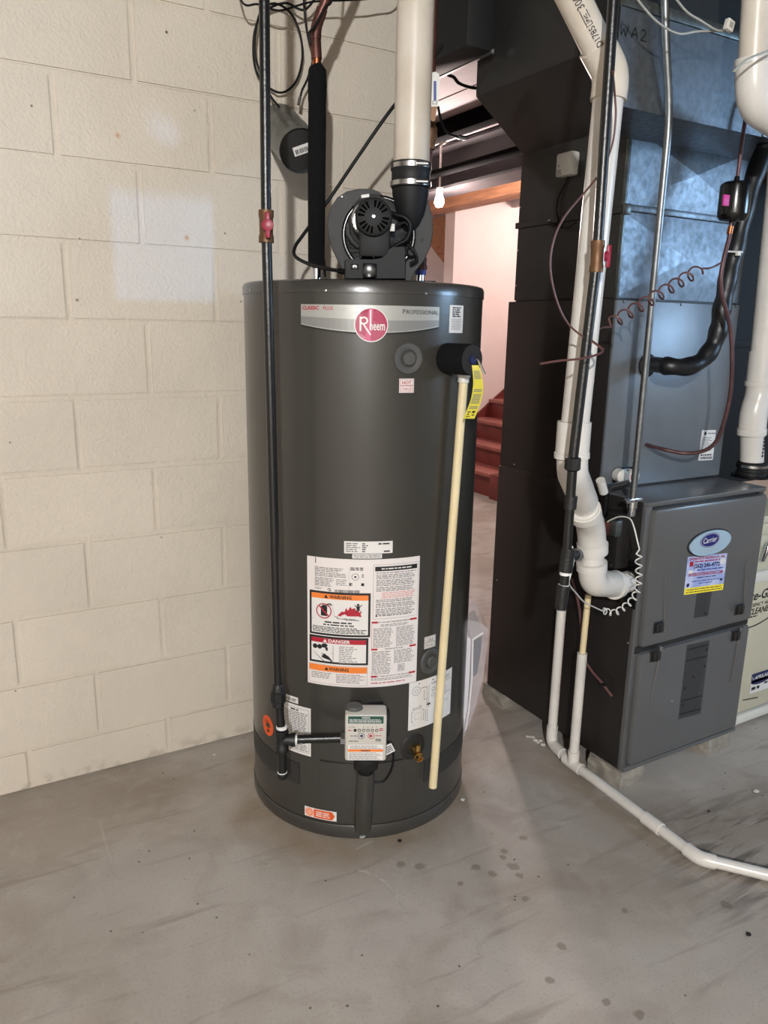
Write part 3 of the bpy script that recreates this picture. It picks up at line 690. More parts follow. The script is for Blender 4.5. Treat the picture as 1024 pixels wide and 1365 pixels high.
# wiring diagram label
s = sticker('wiring_label', 24.3, 53.0, .308, .446, 'label_white', .0008, 14); P = Print(cylmap(38.65, .377)); h = .0011
W2, H2 = math.radians(28.7)/2*HR, .069
X = lambda c: -W2+2*W2*c; Z = lambda c: H2-2*H2*c
P.rect('ink', X(.18), Z(.07), X(.5), Z(.05), h); P.oval('ink_grey', X(.14), Z(.2), .013, .013, h, 20, rin=.9); P.oval('ink_grey', X(.14), Z(.2), .0055, .0055, h, 14, rin=.8)
P.oval('ink_grey', X(.5), Z(.26), .006, .006, h, 16, rin=.75); P.oval('ink_grey', X(.49), Z(.38), .0055, .0055, h, 16, rin=.8); P.rect('ink', X(.62), Z(.72), X(.655), Z(.62), h)
for a, b_, c, d in ((.24, .16, .36, .17), (.36, .16, .365, .6), (.4, .14, .405, .62), (.3, .22, .305, .42), (.3, .42, .36, .425), (.5, .12, .62, .125), (.63, .1, .635, .62), (.2, .52, .42, .525), (.06, .62, .3, .625), (.06, .62, .065, .84), (.06, .84, .3, .845), (.3, .62, .305, .84), (.34, .64, .345, .9), (.38, .64, .385, .9), (.1, .9, .4, .905), (.8, .2, .97, .205), (.8, .45, .95, .455), (.8, .62, .9, .625), (.82, .3, .825, .5)):
    P.rect('ink_grey', X(a)-.0003, Z(d)-.0003, X(c)+.0003, Z(b_)+.0003, h)
P.frame('ink_grey', X(.12), Z(.8), X(.26), Z(.66), .0006, h); P.rect('ink', X(.37), Z(.57), X(.44), Z(.53), h); P.lines('ink_grey', X(.07), Z(.6), X(.3), Z(.54), 2, h, .4, .4, seed=51); P.lines('ink_grey', X(.45), Z(.16), X(.6), Z(.1), 2, h, .4, .4, seed=52); P.lines('ink_grey', X(.8), Z(.17), X(.97), Z(.08), 3, h, .4, .4, seed=53); P.emit(s)
# papers behind the gas pipe
s = sticker('lighting_label', -42.5, -23.6, .232, .372); P = Print(cylmap(-33, .302)); P.frame('ink', -.047, -.063, .047, .063, .0008, .0011, 6); P.lines('ink_grey', -.044, -.06, .044, .052, 22, .0011, .48, .12, seed=55); P.lines('ink', -.012, .053, .014, .06, 1, .0011, .6, 0, seed=56); P.emit(s)
s = sticker('strip_label', -41.0, -30.6, .3765, .394); P = Print(cylmap(-35.8, .385)); P.lines('ink', -.024, -.005, .024, .004, 2, .0011, .5, .2, seed=57); P.emit(s)
P = Print(cylmap(-53, .268)); P.oval('orange_sticker', 0, 0, .028, .030, .0008, 32); P.oval('ink', .002, -.013, .006, .007, .0011, 14); P.rect('orange_sticker', -.001, -.012, .005, -.004, .0013); P.lines('ink', -.014, .006, .014, .016, 2, .0011, .35, .2, seed=58)
mo = MB().prism([cylmap(-53, .268)(.028*math.cos(a/32*6.2832), .030*math.sin(a/32*6.2832), .0001) for a in range(32)], (hc(-53, 0, .0006)-hc(-53, 0, 0)))
so = obj('round_sticker', mo, 'orange_sticker', wh, label='round orange sticker'); P.emit(so)
s = sticker('notice_sticker', -27.2, -10.4, .0390+.0105, .0785); s.data.materials[0] = MATS['label_white']; P = Print(cylmap(-18.8, .064)); P.rect('orange_sticker', -.018, -.0125, .034, .0125, .0011, 3); P.poly('orange_sticker', [(.034, -.0125), (.042, 0), (.034, .0125)], .0011)
P.oval('orange_pale', -.031, 0, .0135, .0135, .0013, 24); P.oval('orange_sticker', -.031, 0, .009, .009, .0015, 20, rin=.85); P.lines('label_pink', -.012, -.0085, .028, .0085, 3, .0014, .5, .25, seed=59); P.emit(s)
# combustion air screens
def screen(p0, p1):
    o = obj('air_screen', arc_plate('x', p0, p1, .138, .202, .0001, .0012, 16), 'tank_dark', wh)
    mb = MB(); n = int((p1-p0)/1.05)
    for i in range(n):
        for j in range(11):
            ph = p0+.7+(i+.5*(j % 2))*1.05; z = .1415+j*.0057
            if ph < p1-.4: mb.quad(hc(ph-.30, z, .0014), hc(ph, z-.0019, .0014), hc(ph+.30, z, .0014), hc(ph, z+.0019, .0014))
    obj('perforations', mb, 'plug_grey', o, kind='stuff', smooth=False)
screen(-88, -30); screen(34.3, 92)
# burner access panel, pipe shroud, drain
pan = lambda z: (lambda ph: z-.012*max(0, 1-abs(ph-2.2)/20))
obj('access_panel', arc_plate('x', -18.6, 22.0, pan(.092), .228, .0002, .0045, 18), 'tank_grey', wh)
obj('panel_gap', arc_plate('x', -19.0, 22.4, pan(.0895), .2300, .0001, .0008, 18), 'tank_dark', wh)
ar = [hl(.019, -(HR+.030), .225), hl(.018, -(HR+.028), .19), hl(.015, -(HR+.022), .10), hl(.0135, -(HR+.017), .05), hl(.013, -(HR+.014), .036), hl(.0128, -(HR+.010), .027)]
arm = obj('burner_tube_cover', MB().tube(ar, [.0235, .0235, .0235, .0232, .0185, .006], 20), 'tank_grey', wh)
obj('paint_chip', MB().sphere(hl(.013, -(HR+.0335), .032), .006, 10, 6, (1.5, 1, .45)), 'label_silver', arm)
# drain valve
dn = hc(27.2, 0, 1)-hc(27.2, 0, 0); c = hc(27.2, .258)
obj('drain_recess', MB().lathe([(.038, .0005), (.034, .0030), (.021, .0032), (.0205, .0008), (.001, .0009)], c, 30, dn), 'tank_dark', wh)
dv = obj('drain_valve', MB().lathe([(.0085, .0), (.0085, .022), (.0125, .023), (.0125, .032), (.0105, .033), (.0105, .042), (.0062, .0425), (.0052, .036), (.001, .035)], c+Vector((0, 0, -.004)), 20, (dn+Vector((0, 0, -.35))).normalized()), 'brass', wh, label='brass drain valve')
obj('drain_stem', MB().cyl(c+dn*.026+Vector((0, 0, .002)), c+dn*.026+Vector((0, 0, .018)), .0072, 12), 'brass', dv)
# temperature and pressure relief valve in black foam
tn = hc(40, 0, 1)-hc(40, 0, 0); tc_ = hc(40, 1.279)
tp = obj('relief_valve_foam', MB().lathe([(.0365, -.03), (.0368, .078), (.0355, .081), (.012, .0805), (.012, .075), (.001, .075)], tc_, 36, tn), 'foam', wh, label='black foam sleeve on the relief valve')
obj('foam_end_lit', MB().lathe([(.0352, .0808), (.0350, .0818), (.012, .0815)], tc_, 36, tn), 'foam_end_lit', tp)
obj('valve_stem', MB().lathe([(.0105, .07), (.0105, .086), (.006, .088), (.001, .088)], tc_, 16, tn), 'navy_print', tp)
e0 = tc_+tn*.088
obj('lever', MB().tube([e0+Vector((0, 0, .006)), e0+tn*.012, e0+tn*.018+_hx*.013+Vector((0, 0, -.032))], [.0035, .0032, .0024], 8), 'chrome', tp)
tg = MB(); rows = 16
for i in range(rows+1):
    t = i/rows; tw = .35*math.sin(t*3.0)*.9; cx = e0+tn*(.004+.010*math.sin(t*3.1))+_hx*(.000-.008*t*t+.003*math.sin(t*4))+Vector((0, 0, -.012-.125*t)); hw = .0085+.0055*min(1, t*2.2)
    d = (_hx*math.cos(tw)+_hy*math.sin(tw))*hw; tg.v += [cx-d, cx+d, cx-d+_hy*.0006, cx+d+_hy*.0006]
for i in range(rows):
    a, b_ = 4*i, 4*i+4; tg.f += [(a, a+1, b_+1, b_), (a+2, b_+2, b_+3, a+3), (a, b_, b_+2, a+2), (a+1, a+3, b_+3, b_+1)]
tg.f += [(0, 2, 3, 1), (4*rows, 4*rows+1, 4*rows+3, 4*rows+2)]
tag = obj('warning_tag', tg, 'yellow_tag', wh, label='yellow hanging warning tag')
def tagS(u, v, h):
    t = min(.999, max(0, v)); i = int(t*rows); f = t*rows-i; A = tg.v[4*i].lerp(tg.v[4*i+4], f); B = tg.v[4*i+1].lerp(tg.v[4*i+5], f); inv = ROOT['water_heater']
    return A.lerp(B, u)-_hy*h
P = Print(tagS)
for k, (a, b_) in enumerate(((.10, .26), (.44, .50), (.53, .72), (.76, .82))):
    n = max(1, int((b_-a)/.022))
    for i in range(n): P.rect('ink_grey', .12, a+(b_-a)*i/n, .86, a+(b_-a)*(i+.55)/n, .0004)
P.rect('ink', .15, .86, .42, .88, .0004); P.rect('ink', .22, .90, .34, .93, .0004); P.rect('ink', .55, .85, .80, .89, .0004); P.rect('ink', .6, .92, .85, .94, .0004); P.rect('ink', .15, .95, .5, .965, .0004)
P.emit(tag)
a = hp(618.5, 501, -.245); b_ = hp(577, 1049, -.285)
dp = obj('discharge_pipe', MB().tube([a+Vector((0, 0, -.008)), b_], .0112, 18), 'pvc_cream', wh, label='cream plastic discharge pipe')
d = (b_-a).normalized(); obj('pipe_adapter', MB().lathe([(.0165, -.014), (.0165, .002), (.0138, .004), (.0138, .016), (.011, .017)], a, 18, d), 'pvc_white', dp)
P = Print(lambda u, v, h: a+d*(v)+_hx*(.0105*math.sin(u))-_hy*(.0105*math.cos(u)+.0008)); rr = random.Random(3); v = .42
while v < 1.02: ln = .004+.012*rr.random(); P.rect('pvc_print', .98, v, 1.16, v+ln, 0); v += ln+.004+(.03 if rr.random() < .15 else 0)
P.emit(dp)
# gas control
g0 = hl(-.036, -.440, .304); g1 = hl(.066, -.440, .437)
fr = lambda v: hl(v.x, v.y, v.z)
gc = obj('gas_control', MB().box((-.034, -.440, .310), (.068, -.385, .436), .006, fr), 'valve_grey', wh, label='grey gas control box')
obj('control_body', MB().box((-.026, -.386, .300), (.062, -HR+.01, .405), .004, fr).box((.062, -.385, .34), (.078, -.33, .40), .008, fr), 'black_fitting', gc)
obj('control_knob', MB().lathe([(.022, 0), (.022, .006), (.018, .014), (.001, .016)], hl(-.012, -.405, .430), 20, (0, 0, 1)), 'plug_grey', gc)
obj('control_outlet', MB().box((-.012, -.40, .255), (.05, -HR+.01, .31), .008, fr).tube([hl(.018, -.375, .28), hl(.019, -.355, .235), hl(.019, -.345, .20)], .017, 14), 'black_gloss', gc)
P = Print(plane(hl(.017, -.440, .373), _hx, (0, 0, 1), -_hy)); h = .0006
P.rect('green_print', -.043, .040, .043, .059, h); P.lines('label_white', -.040, .042, .040, .052, 3, h+.0003, .45, .15, seed=61); P.text('label_white', 'WARNING', 0, .0535, .0055, h+.0003, bold=.03, align='C', fit=.02)
P.lines('ink_grey', -.041, .029, -.026, .032, 1, h, .5, 0, seed=62)
for i, ch in enumerate(('', '', 'H', 'A', 'B', 'C')):
    u = -.026+i*.0105; P.oval('ink', u, .0215, .0040, .0042, h, 16); P.oval('valve_grey', u, .0215, .0025, .0026, h+.0003, 12) if i else None
    if ch: P.text('ink', ch, u, .029, .0042, h, bold=.02, align='C')
P.lines('ink_red', -.043, .019, -.033, .0235, 1, h, .5, 0, seed=63); P.lines('ink_red', .0325, .019, .042, .028, 2, h, .5, 0, seed=64)
for sx, c_ in ((-.0115, 'navy_print'), (.0135, 'ink_red')):
    P.oval(c_, sx, .0065, .0082, .0085, h, 24, rin=.86); k = -1 if sx < 0 else 1
    P.poly(c_, [(sx-k*.0042, .0112), (sx-k*.0042, .0018), (sx+k*.0052, .0065)], h)
P.lines('navy_print', -.0375, .0045, -.022, .0085, 1, h, .5, 0, seed=65); P.lines('ink_red', .024, .0055, .04, .0090, 1, h, .5, 0, seed=66); P.lines('ink', -.041, -.0095, -.018, -.0060, 1, h, .5, 0, seed=67); P.lines('ink', .024, -.0085, .043, -.0008, 2, h, .5, .3, seed=68)
P.rect('label_white', -.043, -.059, .043, -.017, h); P.rect('orange_print', -.043, -.036, .043, -.0295, h+.0003); P.text('ink', 'WARNING', 0, -.0352, .0058, h+.0006, bold=.03, align='C', fit=.024)
P.lines('ink_grey', -.038, -.0285, .041, -.019, 3, h+.0003, .4, .2, seed=69); P.lines('ink_grey', -.040, -.058, .041, -.038, 6, h+.0003, .4, .2, seed=70); P.emit(gc)
ft = plane(hl(.074, -.41, .325), (_hx*.8+Vector((0, 0, .45))).normalized(), (-_hx*.42+Vector((0, 0, .85))).normalized(), -_hy)
wt = obj('wire_tag', MB().prism([ft(-.012, -.012, 0), ft(.014, -.012, 0), ft(.014, .012, 0), ft(-.012, .012, 0)], _hy*.0005), 'label_white', gc, smooth=False); P = Print(ft); P.lines('ink', -.009, -.009, .011, .009, 4, .0004, .5, 0, seed=71, word=.02)
obj('sensor_wire', MB().tube(spl([hl(.06, -.37, .33), hl(.085, -.35, .30), hl(.09, -.34, .24), hl(.07, -.335, .19), hl(.04, -.335, .185), hl(.02, -.345, .205)]), .003, 8), 'cable_black', gc)
P.m and [obj('tag_printing', b, m, gc, smooth=False) for m, b in P.m.items()]
# ------------------------------------------------------------------ blower on top of the heater
TZ = 1.4556
vb = thing('vent_blower', 'black draft blower with vented motor on top of the water heater', 'blower', hl(.03, -.08, TZ), -HZ)
vol = [(-.094,1.59),(-.0925,1.615),(-.084,1.640),(-.068,1.662),(-.045,1.676),(-.015,1.683),(.015,1.6835),(.035,1.677),(.050,1.664),(.060,1.660),(.070,1.664),(.076,1.676),(.080,1.690),(.150,1.690),(.160,1.655),(.170,1.62),(.173,1.585),(.168,1.55),(.152,1.515),(.130,1.487),(.118,1.460),(-.040,1.460),(-.060,1.497),(-.080,1.535),(-.090,1.565)]
cx, cz = .035, 1.578
def vlay(sc, ly, dz=0): return [hl(cx+(x-cx)*sc, ly, max(TZ+.002, cz+(z-cz)*sc)) for x, z in vol]
hb = MB(); n = len(vol)
lay = [vlay(.97, .0), vlay(.97, -.075), vlay(1.0, -.078), vlay(1.0, -.088), vlay(.985, -.092), vlay(.90, -.0925)]
for i, l in enumerate(lay): hb.v += l
for i in range(len(lay)-1): hb.f += [(i*n+k, i*n+(k+1) % n, (i+1)*n+(k+1) % n, (i+1)*n+k) for k in range(n)]
hb.f += [tuple(range(n))[::-1], tuple(range((len(lay)-1)*n, len(lay)*n))]
house = obj('housing', hb, 'blower_grey', vb)
fc = hp(499, 296, -.092); fy = -_hy
obj('groove_ring', MB().lathe([(.094, .0005), (.094, .005), (.091, .007), (.086, .007), (.083, .005), (.083, .0005)], hl(.036, -.092, 1.574), 56, fy), 'black_gloss', house)
obj('face_plate', MB().lathe([(.066, .0005), (.066, .004), (.058, .009), (.052, .012), (.001, .012)], fc, 40, fy), 'blower_grey', house)
mc = hp(498, 289, -.185); mb0 = Vector(mc)-fy*.09
motor = obj('motor', MB().lathe([(.043, 0), (.043, .055), (.0450, .056), (.0450, .082), (.043, .089), (.038, .092), (.001, .093)], mb0, 40, fy), 'blower_black', vb)
obj('stator_ring', MB().lathe([(.0475, .02), (.0475, .055), (.0445, .057), (.0435, .02)], mb0-_hx*.0062+Vector((0, 0, .001)), 40, fy), 'steel_band', motor)
sl = MB()
for k in range(20):
    if k % 5 == 4: continue
    a = 2*math.pi*(k+.5)/20+.35; u = _hx*math.cos(a)+Vector((0, 0, math.sin(a))); t = _hx*-math.sin(a)+Vector((0, 0, math.cos(a)))
    q = mb0+fy*.0935; sl.quad(q+u*.0215+t*.0020, q+u*.0375+t*.0033, q+u*.0375-t*.0033, q+u*.0215-t*.0020)
    pass
obj('vent_slots', sl, 'void', motor, smooth=False, kind='stuff')
obj('shaft', MB().lathe([(.0048, .09), (.0048, .097), (.003, .099), (.001, .099)], mb0, 14, fy), 'chrome', motor)
obj('motor_foot', MB().box((-.012, -.175, 1.515), (.062, -.095, 1.582), .006, lambda v: hl(v.x, v.y, v.z)), 'blower_black', vb)
cb = [(175,1035),(175,885),(190,875),(400,878),(470,868),(510,845),(535,800),(560,778),(660,772),(668,780),(668,1035)]
cbx = [hp(430+x/6.02, 200+y/6.02, -.175) for x, y in cb]; zmin = min(q.z for q in cbx); cbx = [Vector((q.x, q.y, max(q.z, TZ+.004))) for q in cbx]
cbm = MB(); n = len(cbx); c0 = sum(cbx, Vector())/n
l0 = [q+_hy*.085 for q in cbx]; l1 = [q+_hy*.004 for q in cbx]; l2 = [c0+(q-c0)*.965 for q in cbx]
cbm.v = l0+l1+l2; cbm.f = [(i*n+k, i*n+(k+1) % n, (i+1)*n+(k+1) % n, (i+1)*n+k) for i in range(2) for k in range(n)]+[tuple(range(n))[::-1], tuple(range(2*n, 3*n))]
cbo = obj('control_box', cbm, 'blower_black', vb)
q = hp(493, 361, -.176); obj('switch', MB().box((-.017, 0, -.017), (.017, -.006, .017), .003, lambda v: q+_hx*v.x+_hy*v.y+Vector((0, 0, v.z))), 'black_gloss', cbo)
q2 = hp(473, 355.5, -.176); soc = obj('socket', MB().box((-.009, 0, -.006), (.009, -.002, .006), .001, lambda v: q2+_hx*v.x+_hy*v.y+Vector((0, 0, v.z))), 'black_gloss', cbo)
obj('socket_pins', MB().box((-.0048, -.002, -.0028), (-.0022, -.0026, .0028), 0, lambda v: q2+_hx*v.x+_hy*v.y+Vector((0, 0, v.z))).box((.0022, -.002, -.0028), (.0048, -.0026, .0028), 0, lambda v: q2+_hx*v.x+_hy*v.y+Vector((0, 0, v.z))), 'label_white', cbo)
obj('base_plate', MB().box((-.094, -.185, TZ), (.175, .03, TZ+.006), .001, lambda v: hl(v.x, v.y, v.z)), 'blower_black', vb)
for px in (481, 498): obj('wire_stub', MB().cyl(hp(px, 344, -.17), hp(px, 332, -.17), .0022, 8), 'cable_black', vb)
q = hp(487, 263, -.10); obj('motor_sticker', MB().box((-.010, 0, -.004), (.010, -.02, .004), .001, lambda v: q+_hx*v.x+_hy*v.y+Vector((0, 0, v.z+v.x*.15))), 'label_white', vb)
q = hp(523, 304, -.14); obj('terminal_block', MB().box((-.006, 0, -.009), (.006, -.012, .009), .002, lambda v: q+_hx*v.x+_hy*v.y+Vector((0, 0, v.z))), 'label_white', vb)
obj('wire_loop', MB().tube(spl([hp(519, 283, -.12), hp(530, 287, -.13), hp(540, 290, -.135), hp(547, 300, -.135), hp(543, 318, -.13), hp(530, 326, -.125), hp(521, 332, -.12)]), .0052, 10), 'cable_black', vb)
obj('wire_loop', MB().tube(spl([hp(522, 310, -.12), hp(530, 300, -.125), hp(541, 297, -.125), hp(546, 308, -.125), hp(538, 320, -.12)]), .0035, 8), 'cable_black', vb)
obj('pressure_switch', MB().lathe([(.012, 0), (.012, .012), (.008, .016), (.001, .016)], hp(548, 337, -.10), 18, fy), 'blower_black', vb)
obj('sensor_hose', MB().tube(spl([hp(544, 327, -.12), hp(551, 333, -.125), hp(556, 345, -.12), hp(547, 352, -.115)]), .004, 8), 'cable_black', vb)
obj('arm_cover', MB().tube([hp(464, 298, -.10), hp(464, 312, -.105), hp(470, 322, -.105), hp(478, 329, -.10)], .006, 10), 'blower_grey', vb)
pc = hp(548, 230, -.09); PVX, PVY = pc.x, pc.y; pv = lambda z: Vector((PVX, PVY, z))
zb = hp(548, 252, -.09).z
obj('outlet_boot', MB().lathe([(.046, zb), (.0455, zb-.012), (.043, zb-.028), (.036, zb-.06), (.024, zb-.085), (.012, zb-.10), (.001, zb-.104)], (PVX, PVY, 0), 36), 'blower_black', vb)
for px, py in ((456, 262), (443, 318), (563, 320)): obj('screw', MB().lathe([(.0035, 0), (.003, .002), (.001, .0025)], hp(px, py, -.0925), 8, fy), 'chrome' if py < 300 else 'black_gloss', vb)
# ------------------------------------------------------------------ white vent pipe and rubber coupling
vp = thing('vent_pipe', 'thick white plastic vent pipe rising from the blower', 'pipe', pv(1.69))
zt = hp(548, 217, -.09).z
tpx = hp(554.5, 0, -.09); lean = (tpx-pv(tpx.z))/(tpx.z-zt); lean.z = 0
obj('pipe', MB().tube([pv(zt-.03), pv(2.66)+lean*(2.66-zt)], .0445, 40), 'pvc_aged', vp)
cp = obj('rubber_coupling', MB().lathe([(.046, zb+.001), (.0485, zb+.002), (.0495, zb+.012), (.0480, zb+.018), (.0480, zt-.022), (.0505, zt-.018), (.0505, zt-.002), (.048, zt), (.0446, zt)], (PVX, PVY, 0), 40), 'rubber', vp)
for z in (zb+.010, zt-.010):
    cl = obj('hose_clamp', MB().lathe([(.0495, z-.0055), (.0512, z-.0055), (.0512, z+.0055), (.0495, z+.0055)], (PVX, PVY, 0), 40), 'steel_band', cp)
    sx = Vector((PVX, PVY, z))-_hy*.0475+_hx*.022; obj('clamp_screw', MB().cyl(sx-_hx*.012, sx+_hx*.016, .0052, 10), 'steel_band', cp)
# ------------------------------------------------------------------ cold water pipe with ball valve (behind the vent pipe)
cw = thing('cold_water_pipe', 'copper water pipe with white lever valve behind the vent pipe', 'pipe', hl(.152, .03, TZ))
qa, qb = hl(.152, .03, TZ), hl(.163, .0, 1.80)
obj('nipple', MB().lathe([(.0115, 0), (.0115, .045)], qa, 18), 'chrome', cw); obj('nipple_band', MB().lathe([(.0150, .032), (.0150, .046)], qa, 18), 'blue_print', cw); obj('union', MB().lathe([(.018, .047), (.0185, .055), (.0165, .06), (.0165, .075), (.0125, .08)], qa, 18), 'old_copper', cw)
obj('pipe', MB().tube([qa+Vector((0, 0, .075)), qa+Vector((.0, 0, .20)), qb, qb+Vector((0, 0, .86))], .0112, 16), 'old_copper', cw)
bv = obj('valve_body', MB().lathe([(.0155, -.035), (.0155, -.022), (.020, -.015), (.020, .015), (.0155, .022), (.0155, .035)], qb+Vector((0, 0, .03)), 18), 'aged_brass', cw)
hh = [hp(x, y, -.045) for x, y in ((574, 142), (573, 105), (575, 97), (580, 95.5), (585, 98), (586.5, 106), (584, 142))]
obj('valve_handle', MB().prism(hh, _hy*.006), 'plastic_white', bv, label='white valve lever')
obj('handle_stem', MB().prism([hp(x, y, -.044) for x, y in ((573, 142), (583, 142), (580, 162), (574, 162))], _hy*.004).lathe([(.006, 0), (.006, .012)], hp(577, 160, -.05), 10, -_hy), 'aged_brass', bv)
P = Print(lambda u, v, h: hp(580+u, 118-v, -.0452-h)); P.rect('blue_print', -1.8, -16, 1.8, 10, .0003); P.frame('ink_grey', -3.5, -21, 3.0, -16.5, .7, .0003); P.emit(bv)
# ------------------------------------------------------------------ insulated hot water pipe
hw = thing('hot_water_pipe', 'copper hot water pipe in black foam insulation left of blower', 'pipe', hl(-.127, .05, TZ))
b0 = hl(-.129, .05, TZ)
obj('nipple', MB().lathe([(.0135, 0), (.0135, .045), (.012, .046)], b0, 20), 'chrome', hw)
obj('pipe', MB().tube([b0+Vector((0, 0, .04)), hl(-.127, .05, 2.02)], .0118, 18), 'copper', hw)
fo = [hl(-.1295, .05, 1.508), hl(-.128, .05, 1.75), hl(-.1265, .05, 1.86), hl(-.1262, .05, 1.925)]
obj('insulation', MB().tube(fo, [.0225, .0235, .0235, .0228], 24).tube([hl(-.1262, .05, 1.912), hl(-.126, .05, 1.95), hl(-.1262, .05, 1.985), hl(-.131, .05, 1.997)], [.0236, .0245, .0235, .017], 24), 'foam', hw)
obj('insulation_flap', MB().prism([hl(-.113, .03, 1.52), hl(-.104, .03, 1.52), hl(-.1025, .03, 1.478), hl(-.107, .03, 1.478)], _hy*.012), 'foam', hw)
c1 = [hl(-.127, .05, 2.0), hl(-.1300, .05, 2.055), hl(-.1270, .05, 2.09), hl(-.104, .045, 2.145), hl(-.04, .03, 2.29), hl(-.02, .025, 2.40)]
obj('elbow_pipe', MB().tube(bend(c1, .03), .0115, 18), 'old_copper', hw)
obj('coupling', MB().tube([hl(-.1275, .05, 2.012), hl(-.1300, .05, 2.052)], .0140, 18), 'old_copper', hw)
obj('elbow_fitting', MB().tube(bend([hl(-.1300, .05, 2.056), hl(-.1290, .05, 2.085), hl(-.113, .047, 2.125)], .02), .0142, 18), 'old_copper', hw)
# ------------------------------------------------------------------ gas line to the heater
gl = thing('gas_pipe', 'black iron gas pipe with red shutoff running down in front of heater', 'pipe', hl(-.196, -.372, .22), -HZ)
G = lambda px, py: hp(px, py, -.372)
ptop = G(352.3, 0); pval = G(355, 302); pun = G(371, 925); ptee = G(376, 985); pbot = G(376.5, 1035)
ptop2 = ptop+(ptop-pval).normalized()*.62
obj('pipe', MB().tube([ptop2, pval, pun], .0112, 16), 'black_iron', gl)
dv_ = (ptop-pval).normalized()
vbdy = obj('valve_body', MB().lathe([(.0165, -.033), (.0165, -.020), (.0145, -.016), (.0150, .016), (.0165, .020), (.0165, .033)], pval, 18, dv_), 'aged_brass', gl)
hq = pval-_hy*.022+_hx*.006
obj('valve_handle', MB().lathe([(.0125, 0), (.0125, .006), (.005, .008), (.001, .008)], hq, 18, -_hy).box((-.0055, -.006, -.026), (.0055, 0, .026), .002, lambda v: hq+_hx*v.x+_hy*v.y+Vector((0, 0, v.z))).cyl(hq, hq+_hy*.02, .006, 10), 'red_plastic', vbdy, label='red valve handle')
obj('union', MB().lathe([(.0125, -.036), (.0155, -.033), (.0155, -.022), (.0195, -.020), (.0205, -.012), (.0205, .006), (.0160, .010), (.0140, .026), (.0125, .028)], pun, 8, Vector((0, 0, 1))), 'black_fitting', gl)
obj('nipple', MB().tube([pun, ptee], .0112, 14), 'black_iron', gl)
tee = obj('tee', MB().lathe([(.0135, .030), (.0170, .029), (.0170, .016), (.0150, .013), (.0150, -.013), (.0170, -.016), (.0170, -.029), (.0135, -.030)], ptee+Vector((0, 0, -.004)), 18).cyl(ptee+Vector((0, 0, -.002)), ptee+_hx*.024+Vector((0, 0, -.002)), .0150, 16).cyl(ptee+_hx*.022+Vector((0, 0, -.002)), ptee+_hx*.034+Vector((0, 0, -.002)), .0175, 16), 'black_fitting', gl)
obj('thread_tape', MB().lathe([(.0125, .029), (.0142, .030), (.0142, .036), (.0115, .038)], ptee, 16), 'thread_tape', tee)
obj('thread_tape', MB().cyl(ptee+_hx*.033+Vector((0, 0, -.002)), ptee+_hx*.039+Vector((0, 0, -.002)), .0128, 14), 'thread_tape', tee)
gin = hl(-.036, -.372, ptee.z+.004)
obj('inlet_nipple', MB().tube([ptee+Vector((0, 0, -.002)), gin+_hx*.006], .0112, 16), 'black_iron', gl)
obj('inlet_hex', MB().cyl(gin-_hx*.010, gin+_hx*.004, .0165, 6), 'chrome', gl)
obj('drip_leg', MB().tube([ptee, pbot+Vector((0, 0, .004))], .0112, 16), 'black_iron', gl)
obj('cap', MB().lathe([(.0128, .012), (.0135, .010), (.0135, 0), (.011, -.004), (.001, -.005)], pbot, 16), 'black_fitting', gl); obj('thread_tape', MB().lathe([(.0112, .014), (.0128, .0135), (.0128, .008)], pbot, 16), 'thread_tape', gl)
# ------------------------------------------------------------------ capped sheet-metal vent stub on the wall
vs0 = at(375, 170, Y=WY-.004); vs1 = at(401, 201, Y=2.03); ax = (vs1-vs0).normalized(); Lv = (vs1-vs0).length
sd = thing('vent_stub', 'capped grey sheet-metal duct stub sloping out of the block wall', 'duct', vs0)
vr = .058
obj('tube', MB().lathe([(vr*1.02, -.02), (vr, Lv*.45), (vr*1.02, Lv*.5), (vr, Lv*.55), (vr, Lv), (vr-.002, Lv), (vr-.004, Lv-.012)], vs0, 40, ax), 'galv_dark', sd)
cpx = obj('cap', MB().lathe([(vr-.003, Lv-.014), (vr-.004, Lv-.011), (.001, Lv-.0105)], vs0, 40, ax), 'tank_dark', sd)
rt = Vector((0, 0, 1)).cross(-ax).normalized()*-1; rt = ax.cross(Vector((0, 0, 1))).normalized()*1
rt = (_hx - ax*_hx.dot(ax)).normalized(); upv = rt.cross(ax)*1
if upv.z < 0: upv = -upv
cc = vs0+ax*(Lv-.0102)+rt*.004+upv*.0
rt2 = (rt*.965+upv*.26).normalized(); up2 = (upv*.965-rt*.26).normalized()
stk = obj('sticker', MB().prism([cc+rt2*a+up2*b for a, b in ((-.022, -.0115), (.030, -.0115), (.030, .0115), (-.022, .0115))], ax*.0006), 'label_white', cpx, smooth=False)
P = Print(lambda u, v, h: cc+rt2*u+up2*v+ax*(.0008+h)); rr = random.Random(2); u = -.017
while u < .018: ww = .0008+.002*rr.random(); P.rect('ink', u, -.008, u+ww, .004, 0); u += ww+.0013
P.emit(cpx)
